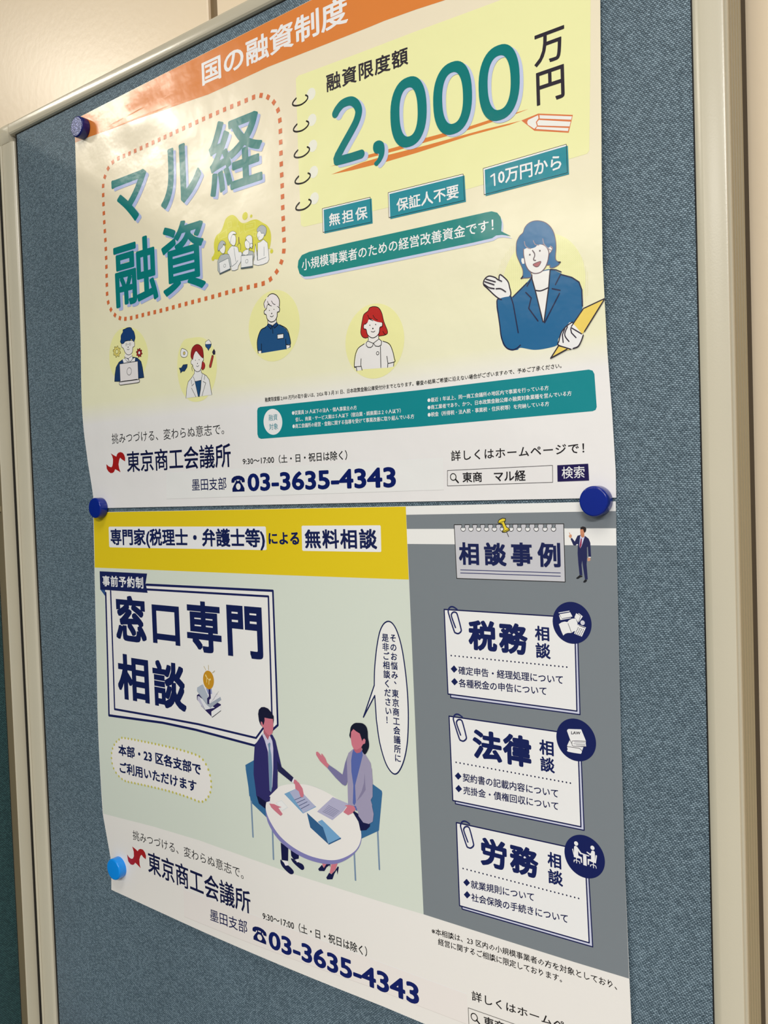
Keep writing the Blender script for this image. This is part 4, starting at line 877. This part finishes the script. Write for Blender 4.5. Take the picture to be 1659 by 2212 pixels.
B.poly(e2('600,470 610,400 680,375 760,400 780,450 770,520 730,565 700,520 690,460 640,462'), '1E1414'); B.poly(e2('250,660 300,620 345,620 345,700 300,725'), 'C68C68'); B.stroke(e2('275,565 300,620'), 'C68C68', 1.5); B.poly(e2('820,1310 905,1300 905,1390 850,1420 815,1400'), 'BE8E74'); B.poly(e2('845,1285 915,1285 915,1310 845,1310'), 'E8E6E8')
B.poly(e2('480,1915 580,1830 665,1850 665,1880 600,1900 540,1940 490,1940'), '0E0E14'); B.poly(e2('685,2030 740,1960 800,1965 795,2010 750,2050 700,2050'), '0E0E14')
B.done('pointing_man', 'printed small man in a navy suit pointing at the heading')
# three cards
B.off = .08
d1 = fr(940, 1280, 4.608); d2 = fr(950, 1530, 4.608); d3 = fr(970, 1760, 4.608)
d4 = fr(1180, 1290, 15.08); d5 = fr(1200, 1540, 16.59); d6 = fr(1210, 1790, 16.59)
def card(fr_, front, back, shift, dotl, head, small, bul, lines, circ, name, label):
    B.poly(fr_(back), 'BFC2D6', line='0B1248', lw=2.6); B.poly(fr_(front), 'E6E1DE', line='0B1248', lw=2.9)
    (x0, y0), (x1, y1) = dotl
    for k in range(30):
        t = k/29; B.circle(fr_('%f,%f' % (x0+(x1-x0)*t, y0+(y1-y0)*t))[0], 1.9, '0A0F38', n=8, nostep=True)
    for x, y_ in bul: B.poly(fr_('%d,%d %d,%d %d,%d %d,%d' % (x-34, y_-3, x, y_-38, x+34, y_+4, x, y_+37)), '07154C')
    for g, a_, b_, t, bt in head: B.ti(g, a_, b_, t, bt, '061650', rnd=.042, res=4, nostep=True)
    for g, a_, b_, t, bt in small: B.ti(g, a_, b_, t, bt, '061650', rnd=.028, nostep=True)
    for s, st in lines: B.text(s, st, '0B1246', sq=.014, nostep=True)
    B.k += 3
    clip = '218,168 180,143 148,146 130,180 140,230 188,380 205,402 232,408 258,385 255,350 222,225 205,198 180,196 163,215 165,245 202,348'
    B.stroke(fr_(clip, *shift), '1A2258', 3.5, smooth=True)
    B.circle(*circ, '041350', n=56)
    ic = ICON[name]; ic(); B.done(name, label)
def icon1():
    w_ = 'E6E4E0'
    B.poly(d4('400,500 750,440 765,465 410,525'), w_); B.poly(d4('415,590 460,745 815,685 800,665 510,710 430,580'), w_); B.poly(d4('435,555 780,492 855,630 505,695'), w_)
    B.poly(d4('1040,540 1060,520 1190,625 1060,820 1130,600'), w_); B.poly(d4('915,665 975,522 1115,605 1040,825 960,690'), w_); B.circle(d4('1183,832')[0], 5.0, 'C8C8D0')
    B.poly(catmull(d4('410,880 500,820 600,795 685,810 740,750 840,700 960,692 1020,850 1010,960 940,1100 880,1120 828,1165 700,1165 620,1190 552,1250 480,1080'), k=1), w_); B.stroke(d4('710,855 825,1165'), '30303A', 1.1)
    B.poly(d4('1030,885 1295,985 1160,1285 905,1185'), w_); B.stroke(d4('1065,920 1255,1000'), '181A30', 1.4)
    for r in range(5):
        for c in range(4): B.circle(d4('%f,%f' % (1040+c*57-r*22, 1000+c*22+r*44))[0], 1.1, '181A30', n=8, nostep=True)
def icon2():
    w_ = 'E6E4E0'
    B.poly(d5('505,975 570,1080 650,1195 1000,1225 950,1360 430,1205 415,1175'), w_); B.poly(catmull(d5('425,1215 680,1255 850,1275 915,1310 945,1390 920,1450 870,1462 435,1385 440,1300'), k=2), w_); B.stroke(d5('420,1205 830,1265 900,1300 945,1360'), '3A3438', 1.2)
    B.poly(d5('410,640 430,595 480,575 920,590 1090,1005 1080,1080 1100,1205 650,1195 600,1160 570,1090'), w_)
    B.stroke(d5('1090,1015 640,1005 590,1045 595,1120 650,1190 1090,1205'), '3A3438', 1.1, smooth=True); B.stroke(d5('680,1045 1050,1055'), '6A6870', .9); B.stroke(d5('650,1105 1060,1120'), '6A6870', .9); B.stroke(d5('740,1150 1060,1165'), '6A6870', .8); B.stroke(d5('500,960 575,1090'), '3A3438', .9)
    B.text('LAW', [(1233.8, 1579.2, 1586.2), (1253.8, 1580.2, 1586.6)], '181420', mode='l', sq=.02)
def icon3():
    w_ = 'E8E6E4'
    B.circle(d6('572,532')[0], 4.6, w_); B.circle(d6('1158,688')[0], 4.6, w_)
    B.poly(d6('500,640 540,612 600,640 760,870 1040,965 1045,990 1030,1000 820,930 715,905 645,800 650,960 775,1030 790,1225 750,1220 730,1080 600,1050 490,1015'), w_)
    B.poly(d6('430,730 460,715 520,1010 500,1015'), w_); B.poly(d6('820,930 940,980 955,1340 830,1300'), w_)
    B.poly(d6('945,850 960,818 1070,895 1105,870 1120,800 1180,785 1240,830 1250,1000 1240,1230 1160,1205 1040,1150 1035,1295 990,1290 985,1085 1110,1100 1105,950 1075,960'), w_); B.poly(d6('1270,960 1300,945 1320,980 1280,1245 1235,1230'), w_)
    for s in ('585,1050 592,1230', '490,1135 520,1120 580,1130 690,1180 705,1250', '495,1190 510,1140', '1190,1210 1195,1405', '1085,1300 1190,1290 1280,1345 1295,1420', '1085,1350 1100,1300'): B.stroke(d6(s), w_, 1.6)
ICON = {'tax_card': icon1, 'law_card': icon2, 'labour_card': icon3}
card(d1, '90,168 1388,248 1411,1180 128,1010', '152,900 1418,400 1442,1215 155,1045', (0, 0), ((160, 627), (1310, 742)),
     [('税', 1011.6, 1073.5, (1060, 1341.5), (1068, 1409)), ('務', 1077.8, 1139.7, (1113.6, 1346.2), (1133, 1415.6))], [('相', 1155.3, 1186.5, (1161, 1351.6), (1183, 1385.5)), ('談', 1157, 1189.3, (1163, 1388), (1187, 1424.3))],
     [(188, 762), (193, 888)], [('確定申告・経理処理について', [(990, 1439, 1456.5), (1216, 1459, 1478.5)]), ('各種税金の申告について', [(991, 1466, 1484), (1180.5, 1483.8, 1502.5)])], ((1235.2, 1345.4), 45.2), 'tax_card', 'printed top white card with a navy disc of book and calculator')
card(d2, '92,78 1372,262 1405,1180 130,918', '153,850 1408,500 1437,1215 155,950', (5, -82), ((163, 538), (1300, 745)),
     [('法', 1021.2, 1084, (1027, 1574.5), (1080, 1648.3)), ('律', 1086.3, 1148, (1099.7, 1584.3), (1128, 1657))], [('相', 1164.8, 1196, (1170, 1597), (1194, 1634)), ('談', 1167, 1198.3, (1171, 1633.5), (1197, 1671))],
     [(183, 675), (188, 800)], [('契約書の記載内容について', [(999.5, 1670, 1688), (1205.5, 1705, 1724)]), ('売掛金・債権回収について', [(1001, 1698, 1715.5), (1206, 1732.5, 1751)])], ((1244, 1598.3), 45.6), 'law_card', 'printed middle white card with a navy disc of law books')
card(d3, '73,78 1352,358 1395,1275 105,905', '125,850 1390,600 1430,1315 130,938', (-15, -77), ((140, 535), (1290, 833)),
     [('労', 1037.7, 1094.8, (1047, 1808), (1087, 1881)), ('務', 1101.3, 1163, (1125, 1826.5), (1158.8, 1899))], [('相', 1182.7, 1212.3, (1189, 1840), (1211, 1878.5)), ('談', 1183.8, 1216, (1188, 1876.5), (1215, 1916))],
     [(175, 675), (180, 797)], [('就業規則について', [(1017.3, 1901, 1918.5), (1153.5, 1929, 1947.5)]), ('社会保険の手続きについて', [(1018.2, 1929, 1946.5), (1226.5, 1975.5, 1995)])], ((1262.3, 1850.3), 45.8), 'labour_card', 'printed bottom white card with a navy disc of two seated figures')
# lower strip
B.off = .06
B.text('※本相談は、23 区内の小規模事業者の方を対象としており、', [(932.4, 2003, 2017.5), (1221, 2086, 2102), (1333, 2121.5, 2139)], '1A1616', sq=.01, res=1); B.text('経営に関するご相談に限定しております。', [(946.3, 2026.5, 2041), (1092.4, 2069.5, 2085), (1214, 2107, 2123)], '1A1616', sq=.01, res=1)
B.text('詳しくはホームページで！', [(1019, 2139.5, 2160.5), (1170, 2189, 2209), (1315, 2238, 2260)], '1A1616', sq=.01, sp=1.08)
B.stroke([(1011.4, 2177), (1245, 2259), (1247, 2299), (1013, 2214)], '3A3634', 1.1, closed=True); B.circle((1024.4, 2197.3), 8.8, BLK); B.circle((1024.4, 2197.3), 6.6, 'E2DAD5'); B.stroke([(1029.5, 2203.5), (1036, 2212)], BLK, 3.4)
B.text('東商　マル経', [(1044.7, 2194, 2216), (1190, 2243, 2267)], '1A1618', sq=.014)
B.poly([(1255, 2262), (1318, 2284), (1320, 2324), (1257, 2300)], '1B1048'); B.text('検索', [(1264, 2272, 2297), (1309, 2288, 2314)], 'EDEBEA')
B.done('website_note', 'small black notes and a search box at the lower right')
B.text('挑みつづける、変わらぬ意志で。', [(286.7, 1793, 1813.5), (408, 1831.5, 1853.5), (526, 1877, 1900)], '1B1A1E')
B.done('slogan_line', 'thin black slogan line')
l8 = fr(150, 1780, 5.53)
B.poly(l8('750,268 790,300 815,325 828,304 850,297 878,306 902,340 914,380 912,422 880,395 862,368 848,380 835,425 838,480 850,527 815,490 785,462 772,482 755,489 730,482 702,445 688,362 710,395 738,416 758,412 770,385 768,330'), '9E1616')
B.text('東京商工会議所', [(319.6, 1838, 1883.5), (423, 1877.5, 1929), (541, 1926.5, 1975)], '0B0F3C', sq=.012)
B.done('organiser_logo', 'red flame mark beside navy organiser lettering')
B.off = .05
B.poly([(396, 1921), (520, 1966), (700, 2033), (1008, 2147), (1012, 2214), (800, 2132), (520, 2029.5), (398, 1980)], 'E0D9D4'); B.stroke([(396, 1921), (520, 1966), (700, 2033), (1008, 2147)], 'EEE8E4', .8); B.stroke([(398, 1980), (520, 2029.5), (800, 2132), (1012, 2214)], 'C8C0BA', .6)
B.text('墨田支部', [(453.7, 1962.5, 1988), (534, 1990, 2018)], '14184A', sq=.006); phone(B, (545.5, 576), (556, 2001.5), (574, 2040.5), 'E0D9D4')
B.text('03-3635-4343', [(580.2, 2007, 2047.5), (715, 2055.5, 2100), (905, 2124.5, 2173)], '07175C', mode='l', rnd=.032, res=4)
B.done('phone_sticker', 'pale sticker strip with the bold navy telephone number')
B.off = .07
B.text('9:30～17:00（土・日・祝日は除く）', [(567.2, 1969, 1986), (680, 2005.5, 2025), (793, 2046, 2067)], '1A1A1C', sq=.012)
B.done('opening_hours', 'small black line of opening hours')

# ------------------------------------------------------------------ magnets
def magnet(px, surf, r, h, m, label, mtop=None, group='round magnets holding the posters'):
    """px = centre of the face in the photo"""
    X, _, Z = unproj([px], surf, h)[0]; d0 = float(min(surf(np.array([X]), np.array([Z]))[0], 1.4))+.15
    for _ in range(6):
        q = unproj([px], lambda a, b: a*0+d0+h, 0)[0]; X, Z = q[0], q[2]
    o = thing('magnet', label, 'magnet', X, -d0, Z, group)
    n = 56; prof = [(0, 0), (r*.93, 0), (r*.985, .25), (r, .8), (r, h-1.5), (r*.985, h-.8), (r*.955, h-.28), (r*.9, h-.04), (r*.86, h), (0, h)]
    V = []; Fc = []
    for rr, hh in prof:
        for k in range(n): a = 2*math.pi*k/n; V.append((X+rr*math.cos(a), -d0-hh, Z+rr*math.sin(a)))
    for j in range(len(prof)-1):
        for k in range(n): a = j*n+k; b = j*n+(k+1) % n; Fc.append((a, b, b+n, a+n))
    ob = build('cap', V, Fc, m, o); 
    import bmesh
    bm = bmesh.new(); bm.from_mesh(ob.data); bmesh.ops.remove_doubles(bm, verts=bm.verts[:], dist=1e-6); bmesh.ops.recalc_face_normals(bm, faces=bm.faces[:]); bm.to_mesh(ob.data); bm.free()
    for p in ob.data.polygons: p.use_smooth = True
    ob.data.set_sharp_from_angle(angle=math.radians(50))
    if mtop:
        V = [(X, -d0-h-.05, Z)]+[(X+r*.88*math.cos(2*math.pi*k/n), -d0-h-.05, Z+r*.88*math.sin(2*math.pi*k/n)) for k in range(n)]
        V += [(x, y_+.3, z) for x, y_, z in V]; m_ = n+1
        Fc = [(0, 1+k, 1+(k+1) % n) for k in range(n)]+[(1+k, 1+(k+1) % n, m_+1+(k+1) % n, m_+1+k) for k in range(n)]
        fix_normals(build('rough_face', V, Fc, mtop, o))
    return o
M_BLUE = mat('dark_blue_plastic', '001C78', 0.16, 1.3); M_SKY = mat('sky_blue_plastic', '0A84DC', 0.22, 1.2); M_NAVY = mat('navy_plastic', '0A1460', 0.28, 1.2)
mt = bpy.data.materials.new('pitted_glint_face'); n, l, b = nodes(mt)
b.inputs['Base Color'].default_value = (*srgb('B4BCE8'), 1); b.inputs['Roughness'].default_value = .2; b.inputs['Metallic'].default_value = .8  # pale base colour stands in for lamp light glinting off the pits
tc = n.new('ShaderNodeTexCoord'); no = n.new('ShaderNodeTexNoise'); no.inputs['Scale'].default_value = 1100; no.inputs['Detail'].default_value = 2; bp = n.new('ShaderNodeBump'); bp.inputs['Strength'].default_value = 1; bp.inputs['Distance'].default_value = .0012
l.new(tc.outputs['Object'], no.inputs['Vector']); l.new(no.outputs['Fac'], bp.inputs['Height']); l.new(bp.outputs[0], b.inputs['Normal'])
magnet((165, 273), dA, 9.3, 8.2, M_NAVY, 'navy magnet with a pitted face, its glint put into the colour, at the top left corner of the cream poster', mt)
magnet((203.5, 1097.5), dA, 9.4, 8.2, M_BLUE, 'dark blue magnet at the left end of the gap between the two posters')
magnet((1281, 1083), dB, 9.0, 8.0, M_BLUE, 'dark blue magnet at the right end of the gap between the two posters')
magnet((244, 1879), dB, 9.8, 9.2, M_SKY, 'sky blue magnet at the bottom left corner of the lower poster')
